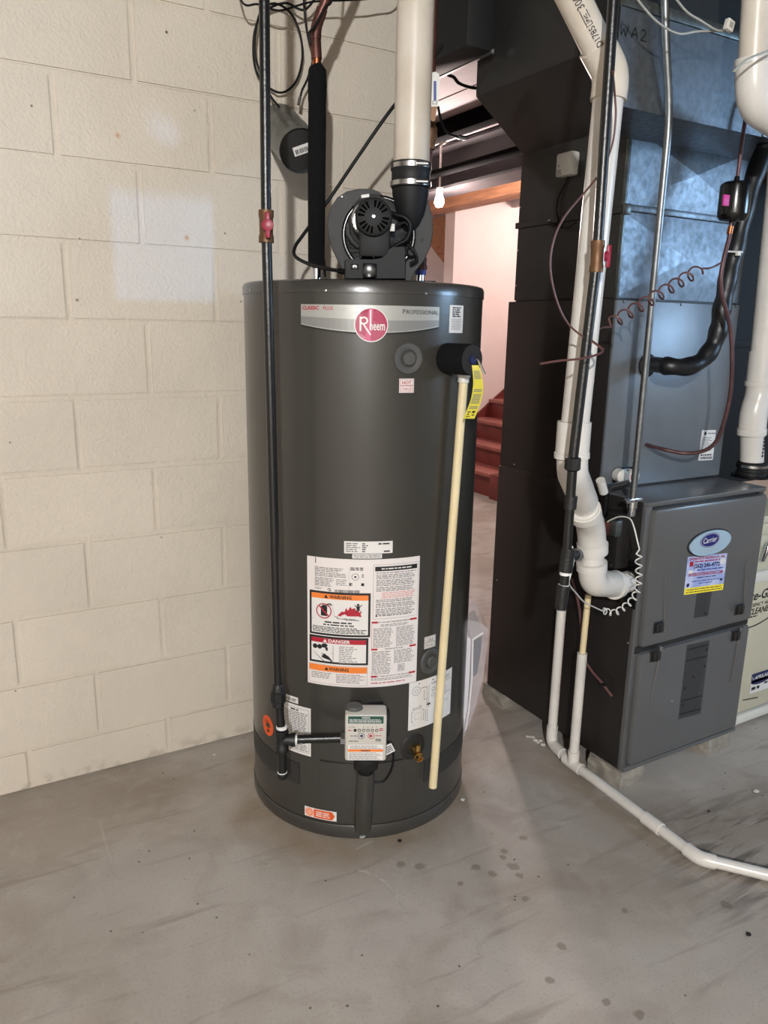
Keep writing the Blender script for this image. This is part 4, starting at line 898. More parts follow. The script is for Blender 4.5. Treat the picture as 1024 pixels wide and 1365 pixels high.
# ------------------------------------------------------------------ cables on the wall
yw = WY-.03
def up_(p): return [Vector((p.x+.004, p.y, 2.50)), Vector((p.x, p.y, 2.43))]
def ccl(pts, r=.0032, y=yw):
    q = [at(px, py, Y=y+dy) for px, py, dy in pts]; return MB().tube(spl(up_(q[0])+q), r, 8)
cc1 = thing('coax_coil', 'coiled black coaxial cable hanging on the block wall behind gas pipe', 'cable', at(370, 120, Y=yw))
obj('cable', ccl([(430, -30, -.04), (408, 12, -.03), (380, 4, -.01), (352, 16, 0), (340, 40, 0), (338, 75, 0), (344, 100, 0), (360, 118, .005), (378, 123, .005), (395, 108, .005), (403, 78, 0), (400, 45, 0), (388, 18, 0), (368, 5, -.01), (350, 12, -.015), (341, 40, -.015), (340, 72, -.015), (350, 105, -.01), (362, 130, -.01), (378, 148, -.01), (386, 154, -.01)]), 'cable_black', cc1)
obj('connector', MB().cyl(at(385, 153.5, Y=yw-.01), at(394, 159, Y=yw-.012), .005, 10), 'chrome', cc1)
cc2 = thing('coax_cable', 'short black coaxial cable end hanging beside the foam insulation', 'cable', at(400, 125, Y=yw-.03))
obj('cable', ccl([(404, -30, -.05), (406, 15, -.05), (409, 40, -.04), (414, 60, -.03), (417, 80, -.03), (410, 105, -.03), (403, 120, -.03), (400, 131, -.03)]), 'cable_black', cc2)
obj('connector', MB().cyl(at(400, 130, Y=yw-.03), at(398, 140, Y=yw-.03), .005, 10), 'chrome', cc2)
top('telephone_wire', MB().tube(spl(up_(at(300, -30, Y=WY-.10))+[at(x, y, Y=WY-.10) for x, y in ((318, -8), (345, 6), (372, 14), (395, 8), (420, 2), (470, 0), (500, -3), (530, -14))]+up_(at(545, -30, Y=WY-.10))[::-1]), .0028, 8), 'cable_black', 'thin black wire crossing the top of the block wall', 'cable')
top('coax_lead', MB().tube(spl(up_(at(455, -40, Y=1.96))+[at(x, y, Y=1.96) for x, y in ((445, -15), (433, 10), (420, 35), (412, 45), (414, 60))]), .0035, 8), 'cable_black', 'black cable draped across the bare copper elbow', 'cable')
pcd = thing('power_cord', 'black power cord curving from the blower up behind vent pipe', 'cord', hp(455, 360, -.16))
obj('cord', MB().tube(spl([hp(x, y, l) for x, y, l in ((590, 60, .12), (556, 108, .10), (523, 144, .06), (480, 205, .06), (440, 264, .07), (405, 312, .04), (393, 330, .02), (394, 342, 0), (412, 352, -.06), (435, 358, -.13), (458, 362, -.165))]), .0047, 10), 'cable_black', pcd)
obj('strain_relief', MB().cyl(hp(452, 361.3, -.16), hp(460, 362.3, -.168), .007, 12), 'black_gloss', pcd)
cc3 = thing('coax_tail', 'black coaxial cable end with bright connector below the lever valve', 'cable', hp(610, 180, .1))
obj('cable', MB().tube(spl([hp(x, y, l) for x, y, l in ((584, 142, .0), (588, 160, .02), (594, 174, .05), (602, 180, .08), (610, 182, .1))]), .0035, 8), 'cable_black', cc3); obj('connector', MB().cyl(hp(610, 182, .1), hp(621, 184.5, .11), .0055, 10), 'chrome', cc3)
# ------------------------------------------------------------------ dark duct end above the passage
du = thing('dark_duct', 'black duct end with foil edge above the passage right of vent pipe', 'duct', (1.4, 2.06, 2.1))
obj('shell', MB().box((1.36, 1.93, 2.105), (1.452, 2.245, 2.422), .004), 'duct_dark', du)
obj('foil_edge', MB().box((1.444, 1.93, 2.101), (1.454, 2.245, 2.112)), 'foil', du, smooth=False)
lc0 = at(593, 62, Y=2.6)
top('loose_cable', MB().tube(spl([Vector((lc0.x, lc0.y, 2.426))]+[at(x, y, Y=2.6) for x, y in ((594, 80), (596, 98), (605, 103), (612, 111), (625, 116), (640, 118))]), .006, 8), 'cable_black', 'thin dark cable hanging below the black duct end', 'cable')
# ------------------------------------------------------------------ manual in a clear pouch on the heater's right side
mp_ = thing('manual_pouch', 'clear plastic pouch with folded manuals on the heater right side', 'pouch', hc(86, .28, .02))
def pouch(n0, h0, h1, ph0, ph1, z0, z1, nz=8, npz=8, bulge=.02):
    mb = MB()
    for side in (0, 1):
        for j in range(nz+1):
            for i in range(npz+1):
                a, t = i/npz, j/nz; ph = ph0+(ph1-ph0)*a
                bl = (h1*math.sin(math.pi*min(1, a*.92+.04))*(.35+.65*math.sin(math.pi*(.12+.8*t)))) if side else 0
                mb.v.append(hc(ph, z0+(z1-z0)*t+(.012*math.sin(a*9) if j == nz else 0), h0+bl+side*.001))
    m = (nz+1)*(npz+1); g = lambda s, j, i: s*m+j*(npz+1)+i
    for s in (0, 1):
        for j in range(nz):
            for i in range(npz): mb.f.append((g(s, j, i), g(s, j, i+1), g(s, j+1, i+1), g(s, j+1, i)))
    for i in range(npz): mb.f.append((g(0, 0, i), g(0, 0, i+1), g(1, 0, i+1), g(1, 0, i)))
    for j in range(nz):
        for i in (0, npz): mb.f.append((g(0, j, i), g(0, j+1, i), g(1, j+1, i), g(1, j, i)))
    return mb
def slab(pts, l0, dep): return MB().prism([hp(x, y, l0) for x, y in pts], _hy*dep)
obj('pouch', slab([(613, 838), (622, 826), (640, 830), (651, 838), (651, 850), (644, 905), (632, 950), (618, 984), (613, 978)], -.02, .20), 'pouch_film', mp_)
obj('manual', slab([(618, 852), (623, 848), (628, 852), (626, 900), (623, 945), (618, 972), (616, 960)], -.012, .18), 'paper', mp_)
obj('booklet', slab([(631, 851), (643, 845), (641, 870), (636, 898), (630, 903)], -.010, .18), 'paper_dark', mp_)
obj('leaflet', slab([(629, 852), (644, 842), (645, 845), (631.5, 853.5), (630.5, 903), (626, 950), (621, 974), (619.5, 974), (624, 945), (628, 903)], -.011, .18), 'label_white', mp_)
# ------------------------------------------------------------------ furnace
FX0, FX1, FY0, FY1, FZ0, FZ1 = 1.678, 2.205, 1.425, 2.09, .056, .887
fu = thing('furnace', 'dark grey upright gas furnace standing on concrete blocks', 'furnace', ((FX0+FX1)/2, (FY0+FY1)/2, FZ0))
obj('cabinet', MB().box((FX0, FY0+.018, FZ0), (FX1, FY1, FZ1), .003), 'furnace_case', fu)
obj('top_panel', MB().box((FX0+.002, FY0+.004, FZ1-.012), (FX1+.004, FY1, FZ1+.001), .002), 'furnace_door', fu)
obj('front_post', MB().box((FX0, FY0+.006, FZ0), (FX0+.024, FY0+.02, FZ1-.01), .002), 'furnace_door', fu); obj('front_post', MB().box((FX1-.010, FY0+.006, FZ0), (FX1, FY0+.02, FZ1-.01), .002), 'furnace_door', fu)
zs = .447
def door(name, z0, z1, notch):
    d = obj(name, MB().box((FX0+.022, FY0-.010, z0), (FX1-.002, FY0+.018, z1), .011), 'furnace_door', fu)
    return d
ud = door('upper_door', zs+.008, FZ1-.018, 0); ld = door('lower_door', FZ0+.016, zs-.010, 1)
obj('bottom_rail', MB().box((FX0+.004, FY0-.006, FZ0), (FX1, FY0+.02, FZ0+.014), .003), 'furnace_door', fu)
obj('middle_gap', MB().box((FX0+.01, FY0+.004, zs-.012), (FX1, FY0+.018, zs+.010)), 'tank_dark', fu, smooth=False)
S = plane((0, FY0-.010, 0), (1, 0, 0), (0, 0, 1), (0, -1, 0))
fp = lambda px, py: at(px, py, Y=FY0-.010)
def rib(d, a, b, r0, r1):
    a, b = fp(*a), fp(*b); obj('rib', MB().tube([a, a.lerp(b, .15), b], [r0*.8, r0, r1], 10), 'furnace_door', d)
def latch(d, px, py):
    q = fp(px, py); o = obj('latch', MB().box((q.x-.020, q.y-.0015, q.z-.019), (q.x+.020, q.y+.004, q.z+.019), .003).box((q.x-.013, q.y-.011, q.z-.015), (q.x+.016, q.y, q.z+.015), .004), 'tank_dark', d)
    obj('latch_rib', MB().box((q.x-.004, q.y-.014, q.z-.013), (q.x+.001, q.y-.010, q.z+.013), .001), 'furnace_case', o)
latch(ud, 877, 836); latch(ud, 985, 812); latch(ld, 873, 874); latch(ld, 980, 847)
rib(ud, (886, 843), (887, 766), .008, .003); rib(ud, (992, 818), (995, 748), .008, .003); rib(ld, (882, 861), (866, 940), .009, .002); rib(ld, (988, 836), (974, 909), .008, .002)
# oval badge
bc = fp(945.5, 723); P = Print(plane(bc, Vector((1, 0, .03)).normalized(), Vector((-.03, 0, 1)).normalized(), (0, -1, 0)))
n = 40; pts = []
for k in range(n):
    a = 2*math.pi*k/n; pts.append((math.copysign(abs(math.cos(a))**.92, math.cos(a))*.092, math.copysign(abs(math.sin(a))**1.08, math.sin(a))*.0375))
bo = obj('badge', MB().prism([P.S(u, v, .001) for u, v in pts], (0, -.006, 0)), 'badge_silver', ud, label='pale oval badge with blue lettered oval')
bo2 = MB().prism([P.S(u*1.05, v*1.09, .0) for u, v in pts], (0, -.003, 0)); obj('badge_edge', bo2, 'furnace_case', ud)
P.oval('badge_blue', -.006, .010, .043, .0215, .0078, 36); P.oval('label_white', -.006, .010, .0405, .0195, .0081, 36, rin=.96); P.text('label_white', 'Carrier', -.006, .003, .0235, .0082, bold=.008, shear=.25, align='C', fit=.062); P.text('ink_light', 'INFINITY', -.004, -.0235, .0080, .0078, align='C', fit=.062)
P.emit(ud)
# service sticker
c = [fp(917, 742.5), fp(968, 736), fp(963.5, 786), fp(911.5, 793)]; o0 = c[3]; su = (c[2]-c[3]); sv = (c[0]-c[3]); 
P = Print(lambda u, v, h: o0+su*u+sv*v+Vector((0, -h, 0)))
sb = obj('service_sticker', MB().prism([P.S(0, 0, .0), P.S(1, 0, .0), P.S(1, 1, .0), P.S(0, 1, .0)], (0, -.0008, 0)), 'sky_print', ud, label='blue service sticker with yellow strip', smooth=False)
P.rect('yellow_print', 0, 0, 1, .17, .0012)
def ptxt(m, t, u, v, size, fit, bold=.015, align='C'):
    vs, fs = text2d(t, 1.0, bold); x0 = min(a for a, b in vs); x1 = max(a for a, b in vs); k = fit/(x1-x0)
    P.mb(m).add([P.S(u+(a-(x0+x1)/2)*k, v+b*size, .0016) for a, b in vs], fs)
ptxt('ink_red', 'INTERSTATE HEATING CO., INC', .5, .905, .085, .9, .03); P.lines('ink_red', .18, .83, .82, .88, 1, .0016, .6, 0, seed=81, word=.1)
ptxt('navy_print', '(262) 246-4772', .5, .69, .15, .66, .03); P.lines('blue_print', .26, .60, .95, .65, 1, .0016, .6, 0, seed=82, word=.09)
ptxt('ink_red', 'INTERSTATEHEATING.COM', .5, .475, .12, .86, .02); P.lines('navy_print', .28, .40, .78, .445, 1, .0016, .55, 0, seed=83, word=.09); P.lines('blue_print', .16, .315, .86, .355, 1, .0016, .55, 0, seed=84, word=.08); P.lines('blue_print', .34, .25, .68, .285, 1, .0016, .55, 0, seed=85, word=.08)
P.rect('ink_red', .06, .74, .15, .87, .0015); P.oval('label_white', .9, .80, .075, .085, .0014, 16); P.oval('label_white', .1, .60, .07, .05, .0014, 16); P.oval('navy_print', .07, .25, .035, .055, .0016, 14); P.rect('navy_print', .88, .27, .95, .33, .0016)
P.lines('ink', .07, .10, .93, .135, 1, .0016, .6, 0, seed=86, word=.08); P.lines('ink', .04, .035, .96, .07, 1, .0016, .6, 0, seed=87, word=.08); P.emit(sb)
# grey data labels on both doors
def dlabel(d, tl, tr, br, bl, rows, seed):
    a, b, c_, e = [fp(*q) for q in (tl, tr, br, bl)]
    P = Print(lambda u, v, h: (e.lerp(c_, u)).lerp(a.lerp(b, u), v)+Vector((0, -h, 0)))
    s = obj('data_label', MB().prism([P.S(0, 0, 0), P.S(1, 0, 0), P.S(1, 1, 0), P.S(0, 1, 0)], (0, -.0006, 0)), 'furnace_label', d, smooth=False)
    P.lines('furnace_label_lines', .04, .02, .96, .98, rows, .0009, .5, .25, .12, seed)
    if rows > 20:
        for v in (.93, .78, .06, .24): P.rect('ink', .03, v, .97, v+.02, .0011)
        for u, v in ((.86, .86), (.86, .64), (.08, .40), (.08, .17), (.40, .53)): P.rect('ink', u, v, u+.09, v+.035, .0012)
    else: P.rect('ink', .7, .06, .84, .18, .0011)
    P.emit(s)
dlabel(ud, (929, 791), (949, 788), (944, 821), (925, 824), 16, 91); dlabel(ld, (916, 860), (946, 853), (934, 951), (904, 959), 44, 92)
q = fp(896, 934); obj('screw', MB().lathe([(.004, 0), (.003, .002), (.001, .0025)], q, 8, (0, -1, 0)), 'chrome', ld)
# side seams, screws and openings
for px, py in ((686, 619), (663, 773), (837, 857)): obj('screw', MB().lathe([(.004, 0), (.003, .002), (.001, .0025)], at(px, py, X=FX0), 8, (-1, 0, 0)), 'chrome', fu)
ip = at(838, 775, X=FX0)
obj('knockout_plate', MB().box((FX0-.003, ip.y-.035, ip.z-.075), (FX0, ip.y+.065, ip.z+.065), .002), 'black_gloss', fu)
# junction box and pressure switch on the side
jb = obj('junction_box', MB().box((FX0-.055, 1.475, .690), (FX0, 1.525, .850), .003).box((FX0-.045, 1.525, .700), (FX0, 1.62, .845), .003), 'furnace_case', fu)
obj('switch_dome', MB().lathe([(.058, 0), (.058, .012), (.045, .024), (.02, .03), (.001, .03)], (FX0-.045, 1.575, .795), 28, (-1, 0, 0)), 'furnace_case', jb)
q = at(817, 705, X=FX0-.07); obj('relay', MB().box((q.x+.0, q.y-.012, q.z-.022), (q.x+.025, q.y+.014, q.z+.024), .003), 'galv_dark', jb, label='small metal relay'); obj('relay_terminal', MB().box((q.x-.016, q.y+.012, q.z-.022), (q.x+.02, q.y+.032, q.z+.018), .003), 'old_copper', jb)
for y, z in ((1.485, .84), (1.61, .70), (1.49, .70)): obj('screw', MB().lathe([(.003, 0), (.002, .002)], (FX0-.055 if y < 1.52 else FX0-.045, y, z), 8, (-1, 0, 0)), 'chrome', jb)
# ------------------------------------------------------------------ blocks under the furnace
for a, b, lab in (((FX0-.006, FY0-.004), (FX0+.092, FY0+.13), 'rough concrete block under the near left corner of furnace'), ((FX1-.13, FY0-.002), (FX1-.02, FY0+.13), 'rough concrete block under the front right corner of furnace'), ((FX0-.004, FY1-.10), (FX0+.09, FY1+.02), 'rough concrete block under the rear left corner of furnace')):
    bm = bmesh.new(); bmesh.ops.create_cube(bm, size=1.0); bmesh.ops.subdivide_edges(bm, edges=bm.edges[:], cuts=3, use_grid_fill=True)
    for v in bm.verts:
        j = Vector((rnd.uniform(-.0025, .0025), rnd.uniform(-.0025, .0025), 0)); v.co = Vector(((a[0]+b[0])/2+v.co.x*(b[0]-a[0]), (a[1]+b[1])/2+v.co.y*(b[1]-a[1]), .0275+v.co.z*.055))+j
    bm.verts.index_update(); mb = MB(); mb.v = [v.co.copy() for v in bm.verts]; mb.f = [tuple(v.index for v in f.verts) for f in bm.faces]; bm.free()
    top('concrete_block', mb, 'concrete_block', lab, 'block', 'blocks under the furnace', smooth=False)
# ------------------------------------------------------------------ cooling coil cabinet
KY, KZ0, KZ1 = 1.612, FZ1+.001, 1.438
ck = thing('coil_cabinet', 'grey metal coil cabinet on top of the furnace', 'cabinet', ((FX0+FX1)/2, 1.85, KZ0))
obj('casing', MB().box((FX0, KY+.004, KZ0), (FX1+.015, FY1-.006, KZ1), .002), 'furnace_case', ck)
kp = obj('front_panel', MB().box((FX0+.002, KY-.004, KZ0+.006), (FX1+.012, KY+.006, KZ1-.002), .0025), 'coil_panel', ck)
kq = lambda px, py: at(px, py, Y=KY-.004)
for px, py in ((832, 402), (908, 406), (953, 408), (981, 408)): obj('screw', MB().lathe([(.0045, 0), (.0035, .0025), (.001, .003)], kq(px, py), 8, (0, -1, 0)), 'galv_dark', kp)
a, b, c_, e = kq(936, 573.5), kq(954.5, 573), kq(950, 613), kq(931, 614)
P = Print(lambda u, v, h: e.lerp(c_, u).lerp(a.lerp(b, u), v)+Vector((0, -h, 0)))
s = obj('rating_label', MB().prism([P.S(0, 0, 0), P.S(1, 0, 0), P.S(1, 1, 0), P.S(0, 1, 0)], (0, -.0007, 0)), 'label_white', kp, smooth=False)
P.oval('ink', .25, .89, .09, .055, .0011, 14); P.lines('ink_grey', .45, .86, .95, .92, 1, .0011, .6, 0, .2, 95); P.lines('ink_grey', .1, .3, .85, .78, 9, .0011, .4, .4, .15, 96); P.lines('ink', .1, .14, .9, .22, 1, .0011, .6, 0, .1, 97)
u = .1
while u < .88: ww = .02+.03*rnd.random(); P.rect('ink', u, .04, u+ww, .12, .0011); u += ww+.025
P.emit(s)
# drain ports at the lower left
dc = kq(831, 634); pl = obj('drain_plate', MB().box((dc.x-.045, dc.y-.012, dc.z-.026), (dc.x+.04, dc.y, dc.z+.026), .012), 'black_gloss', kp)
dr = kq(835, 633); obj('drain_port', MB().lathe([(.021, 0), (.021, .022), (.016, .022), (.016, .006), (.001, .006)], dr+Vector((0, -.01, 0)), 22, (0, -1, 0)), 'plastic_white', pl); obj('drain_plug', MB().lathe([(.0155, .005), (.0155, .018), (.001, .018)], dr+Vector((0, -.01, 0)), 20, (0, -1, 0)), 'red_plastic', pl)
dl = kq(821, 632); obj('drain_port', MB().lathe([(.020, 0), (.020, .030), (.014, .034), (.001, .034)], dl+Vector((0, -.008, 0)), 22, (-.25, -1, .0)), 'plastic_white', pl)
ts = thing('float_switch', 'white capped black drain tube leaning beside the coil cabinet', 'switch', at(806, 670, Y=1.50))
obj('tube', MB().tube([kq(822, 641)+Vector((0, -.04, 0)), at(812, 650, Y=1.53), at(807, 658, Y=1.50), at(806, 686, Y=1.52)], .010, 12), 'black_gloss', ts); obj('cap', MB().cyl(at(800.5, 640, Y=1.49), at(805, 656, Y=1.50), .0125, 16), 'plastic_white', ts)
# ------------------------------------------------------------------ plenum, transition and trunk duct
PZ1 = 1.886; PX1 = FX1+.01
pm = thing('plenum', 'galvanised plenum with cross-creased panels above the coil cabinet', 'duct', ((FX0+PX1)/2, 1.83, KZ1))
def crease(o, u, v, n, d, inset=.0):
    o, u, v, n = Vector(o), Vector(u), Vector(v), Vector(n); c = o+u*.5+v*.5+n*d
    return [o, o+u, o+u+v, o+v, c]
def cpanel(o, u, v, n, d):
    mb = MB(); mb.add(crease(o, u, v, n, d), [(0, 1, 4), (1, 2, 4), (2, 3, 4), (3, 0, 4)]); return mb
sz = 1.676
obj('core', MB().box((FX0+.006, KY+.006, KZ1), (PX1-.006, 2.055, PZ1)), 'galv_shaded', pm, smooth=False)
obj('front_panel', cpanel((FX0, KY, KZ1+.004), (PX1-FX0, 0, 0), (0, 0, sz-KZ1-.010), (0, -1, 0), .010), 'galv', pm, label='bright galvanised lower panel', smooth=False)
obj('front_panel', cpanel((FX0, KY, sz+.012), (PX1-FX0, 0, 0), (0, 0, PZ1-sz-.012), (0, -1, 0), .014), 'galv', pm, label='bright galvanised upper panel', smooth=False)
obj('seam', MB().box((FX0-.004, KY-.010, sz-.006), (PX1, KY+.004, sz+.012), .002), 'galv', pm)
obj('side_panel', cpanel((FX0, KY, KZ1+.004), (0, 2.055-KY, 0), (0, 0, sz-KZ1-.006), (-1, 0, 0), .006), 'galv_shaded', pm, smooth=False)
obj('side_panel', cpanel((FX0, KY, sz+.006), (0, 2.055-KY, 0), (0, 0, PZ1-sz-.006), (-1, 0, 0), .008), 'galv_shaded', pm, smooth=False)
obj('side_seam', MB().box((FX0-.008, KY-.004, sz-.012), (FX0+.004, 2.062, sz+.006), .002), 'galv_shaded', pm)
obj('corner_seam', MB().box((FX0-.004, KY-.006, KZ1), (FX0+.006, KY+.006, PZ1), .002), 'galv_dark', pm)
for y, z in ((1.9, sz-.003), (2.04, sz-.08), (2.04, KZ1+.05), (2.04, sz+.05)): obj('screw', MB().lathe([(.004, 0), (.003, .0025)], (FX0-.008, y, z), 8, (-1, 0, 0)), 'chrome', pm)
q = at(834, 278, Y=KY-.01); obj('seam_clip', MB().box((q.x-.012, q.y-.012, q.z-.016), (q.x+.012, q.y, q.z+.012), .003), 'galv_dark', pm)
tr = thing('trunk_duct', 'large dark sheet-metal trunk duct with sloped transition at the ceiling', 'duct', (2.0, 1.75, 1.886))
X2, XL, ZS = FX0, 1.488, 2.022
yb, yf = 2.052, 1.60
fac = MB().add([(X2, yf, PZ1), (X2, yb, PZ1), (XL, yb, ZS), (XL, yf, ZS)], [(0, 1, 2, 3)])
tb = MB()
prof = [(X2, PZ1), (XL, ZS), (XL, 2.416), (2.9, 2.416), (2.9, PZ1)]
tb.prism([(x, yf, z) for x, z in prof], (0, yb-yf, 0)); obj('transition', tb, 'galv_shaded', tr, smooth=False)
obj('side_crease', cpanel((XL-.001, yf, ZS+.004), (0, yb-yf, 0), (0, 0, .39), (-1, 0, 0), .012), 'galv_shaded', tr, smooth=False)
# forward trunk with slanting left end
DZ0, DZ1, DY = 1.851, 2.062, 1.403
base = [(1.40, DY), (3.0, DY), (3.0, 1.612), (1.605, 1.612)]
obj('trunk', MB().prism([(x, y, DZ0) for x, y in base], (0, 0, DZ1-DZ0)), 'galv', tr, smooth=False)
obj('drive_seam', MB().box((1.40, DY-.006, DZ1-.012), (3.0, DY+.004, DZ1+.012), .002), 'galv_dark', tr)
for x in (1.95, 2.45): obj('trunk_rib', MB().box((x-.010, DY-.004, DZ0), (x+.010, DY+.002, DZ1-.012), .001), 'galv', tr)
obj('upper_trunk', MB().prism([(x, y, DZ1+.012) for x, y in ((1.52, DY+.05), (3.0, DY+.05), (3.0, 1.60), (1.62, 1.60))], (0, 0, 2.416-DZ1-.012)), 'duct_dark', tr, smooth=False)
# marker writing
P = Print(lambda u, v, h: at(846, 44, Y=DY)+Vector((u+.014, -h, v)))
def stroke(pts, w=.0030):
    for (a, b), (c_, d) in zip(pts, pts[1:]):
        L_ = math.hypot(c_-a, d-b); nx, nz = -(d-b)/L_*w/2, (c_-a)/L_*w/2; P.poly('ink', [(a-nx, b-nz), (c_-nx, d-nz), (c_+nx, d+nz), (a+nx, b+nz)], .0006)
stroke([(-.058, .011), (-.055, -.011), (-.048, .002), (-.041, -.011), (-.034, .011)]); stroke([(-.024, -.011), (-.013, .012), (-.003, -.011)]); stroke([(-.021, -.003), (-.006, -.003)]); stroke([(.006, .007), (.014, .012), (.022, .007), (.019, .0), (.006, -.011), (.026, -.011)])
P.emit(tr)
# ------------------------------------------------------------------ return duct and air cleaner on the right
rd = thing('return_duct', 'dark return duct rising right of the coil cabinet', 'duct', (2.6, 1.95, .8))
obj('shell', MB().box((FX1+.03, 1.80, .80), (3.0, 2.2, 1.85), .003), 'duct_dark', rd)
obj('seam', MB().box((FX1+.026, 1.794, 1.30), (3.0, 1.802, 1.325), .001), 'duct_dark', rd)
ac = thing('air_cleaner', 'beige air cleaner cabinet beside the right of the furnace', 'air cleaner', (2.5, 1.7, 0))
AY = 1.50; AX0, AX1 = FX1+.045, 2.62; aq = lambda px, py: at(px, py, Y=AY)
obj('cabinet', MB().box((AX0, AY+.012, .012), (AX1, 2.1, .76), .004), 'beige_paint', ac)
zt = aq(1010, 776).z
fd = obj('front_door', MB().box((AX0, AY, .05), (AX1-.02, AY+.014, zt), .004), 'beige_paint', ac)
obj('top_trim', MB().box((AX0, AY-.008, zt), (AX1, AY+.012, zt+.038), .004), 'white_trim', ac); obj('upper_trim', MB().box((AX0, AY-.002, .70), (AX1, AY+.012, .74), .004), 'beige_paint', ac)
obj('bottom_trim', MB().box((AX0, AY-.010, .012), (AX1, AY+.012, .045), .004), 'white_trim', ac)
obj('side_trim', MB().box((AX1-.022, AY-.006, .045), (AX1, AY+.012, zt), .003), 'beige_paint', ac)
lq = aq(1017, 734); obj('latch', MB().tube(spl([lq+Vector((-.01, -.01, -.03)), lq+Vector((-.012, -.02, .0)), lq+Vector((.0, -.02, .03)), lq+Vector((.03, -.015, .015))]), .008, 10), 'chrome', ac)
P = Print(lambda u, v, h: Vector((aq(1003, 797).x+u, AY-.0005-h, aq(1003, 797).z+v)))
P.text('ink', 'Space-Gard', -.083, -.010, .047, .0006, bold=.02, shear=.3, fit=.235); P.text('ink', 'HIGH EFFICIENCY AIR', -.098, -.034, .017, .0006, bold=.015, shear=.3, fit=.20); P.text('ink', 'AIR CLEANER', -.070, -.062, .031, .0006, bold=.02, shear=.3, fit=.185); P.lines('ink', -.01, -.074, .04, -.066, 1, .0006, .6, 0, seed=98)
for i in range(16):
    f = lambda i: -.088-.012*math.sin(i/16*4.5)-.012*(1-i/16)+.012*(i/16); u0, u1 = -.06+i*.016, -.06+(i+1)*.016
    P.poly('ink', [(u0, f(i)), (u1, f(i+1)), (u1, f(i+1)-.005), (u0, f(i)-.005)], .0006)
sq = aq(1013, 908); P2 = Print(lambda u, v, h: Vector((sq.x+u, AY-.0005-h, sq.z+v)))
P2.rect('label_white', -.052, -.038, .075, .038, .0006); P2.rect('navy_print', -.052, .002, .075, .038, .0009); P2.oval('navy_print', .0, .004, .05, .012, .0009, 20); P2.text('label_white', 'APRILAIRE', -.036, .014, .019, .0012, bold=.02, shear=.2, fit=.098); P2.poly('label_white', [(-.049, .026), (-.045, .026), (-.040, .013), (-.042, .013)], .0012); P2.lines('ink', -.045, -.028, .0, -.012, 1, .0009, .7, 0, seed=99); P2.lines('ink', .025, -.016, .06, -.006, 1, .0009, .7, 0, seed=100)
q1, q2_ = aq(990, 934), aq(1010, 930); P2.m.setdefault('ink', MB()).quad(Vector((q1.x, AY-.001, q1.z)), Vector((q2_.x, AY-.001, q2_.z)), Vector((q2_.x, AY-.001, q2_.z+.004)), Vector((q1.x, AY-.001, q1.z+.004)))
P.emit(fd); P2.emit(fd)
# ------------------------------------------------------------------ white intake pipe on the left of the furnace
IR = .0310
ik = thing('intake_pipe', 'white plastic intake pipe bending into the side of the furnace', 'pipe', at(790, 745, Y=1.42))
U1 = at(813, 112, Y=1.27); U2 = at(762.5, 608, Y=1.27); U3 = at(763, 630, Y=1.275); U4 = at(788, 700, Y=1.40); U5 = at(789.5, 745, Y=1.415); U6 = at(792, 779, Y=1.42)
IE = ip.copy(); IE.x = FX0-.001
T0 = at(736, -60, Y=1.27)
obj('pipe', MB().tube([T0, at(800, 70, Y=1.27)], IR, 28), 'pvc_aged', ik)
obj('pipe', MB().tube([U1, U2], IR, 28), 'pvc_white', ik)
e1 = bend([at(795, 60, Y=1.27), at(815.5, 99, Y=1.27), at(811, 134, Y=1.27)], .045); obj('elbow', MB().tube(e1, [IR+.0055]*len(e1), 28), 'pvc_aged', ik)
obj('coupling', MB().tube([at(766, 562, Y=1.27), at(762.5, 609, Y=1.27)], [IR+.0065]*2, 28).tube([at(762.6, 603, Y=1.27), at(762.3, 610, Y=1.27)], [IR+.0085]*2, 28), 'pvc_white', ik)
e2 = bend([at(763, 608, Y=1.27), U3, at(778, 668, Y=1.345)], .06); obj('elbow', MB().tube(e2, [IR+.004]*len(e2), 28), 'pvc_white', ik)
obj('pipe', MB().tube([at(770, 648, Y=1.31), at(784, 688, Y=1.38)], IR, 28), 'pvc_white', ik)
e3 = bend([at(778, 676, Y=1.355), U4, at(790, 735, Y=1.413)], .07); obj('elbow', MB().tube(e3, [IR+.0055]*len(e3), 28).tube([at(779, 679, Y=1.358), at(781, 686, Y=1.366)], [IR+.0095]*2, 28).tube([at(790, 724, Y=1.411), at(790, 736, Y=1.413)], [IR+.0095]*2, 28), 'pvc_white', ik)
obj('pipe', MB().tube([at(790, 730, Y=1.412), at(789.5, 765, Y=1.418)], IR, 28), 'pvc_white', ik)
e4 = bend([at(789, 748, Y=1.416), at(790, 777, Y=1.42), IE+Vector((-.06, -.01, .004))], .075, 8); obj('elbow', MB().tube(e4, [IR+.0055]*len(e4), 28).tube([at(789, 749, Y=1.416), at(789, 759, Y=1.417)], [IR+.0095]*2, 28).tube([IE+Vector((-.078, -.014, .004)), IE+Vector((-.058, -.010, .004))], [IR+.0095]*2, 28), 'pvc_white', ik)
obj('pipe', MB().tube([IE+Vector((-.08, -.014, .004)), IE], IR, 28), 'pvc_white', ik)
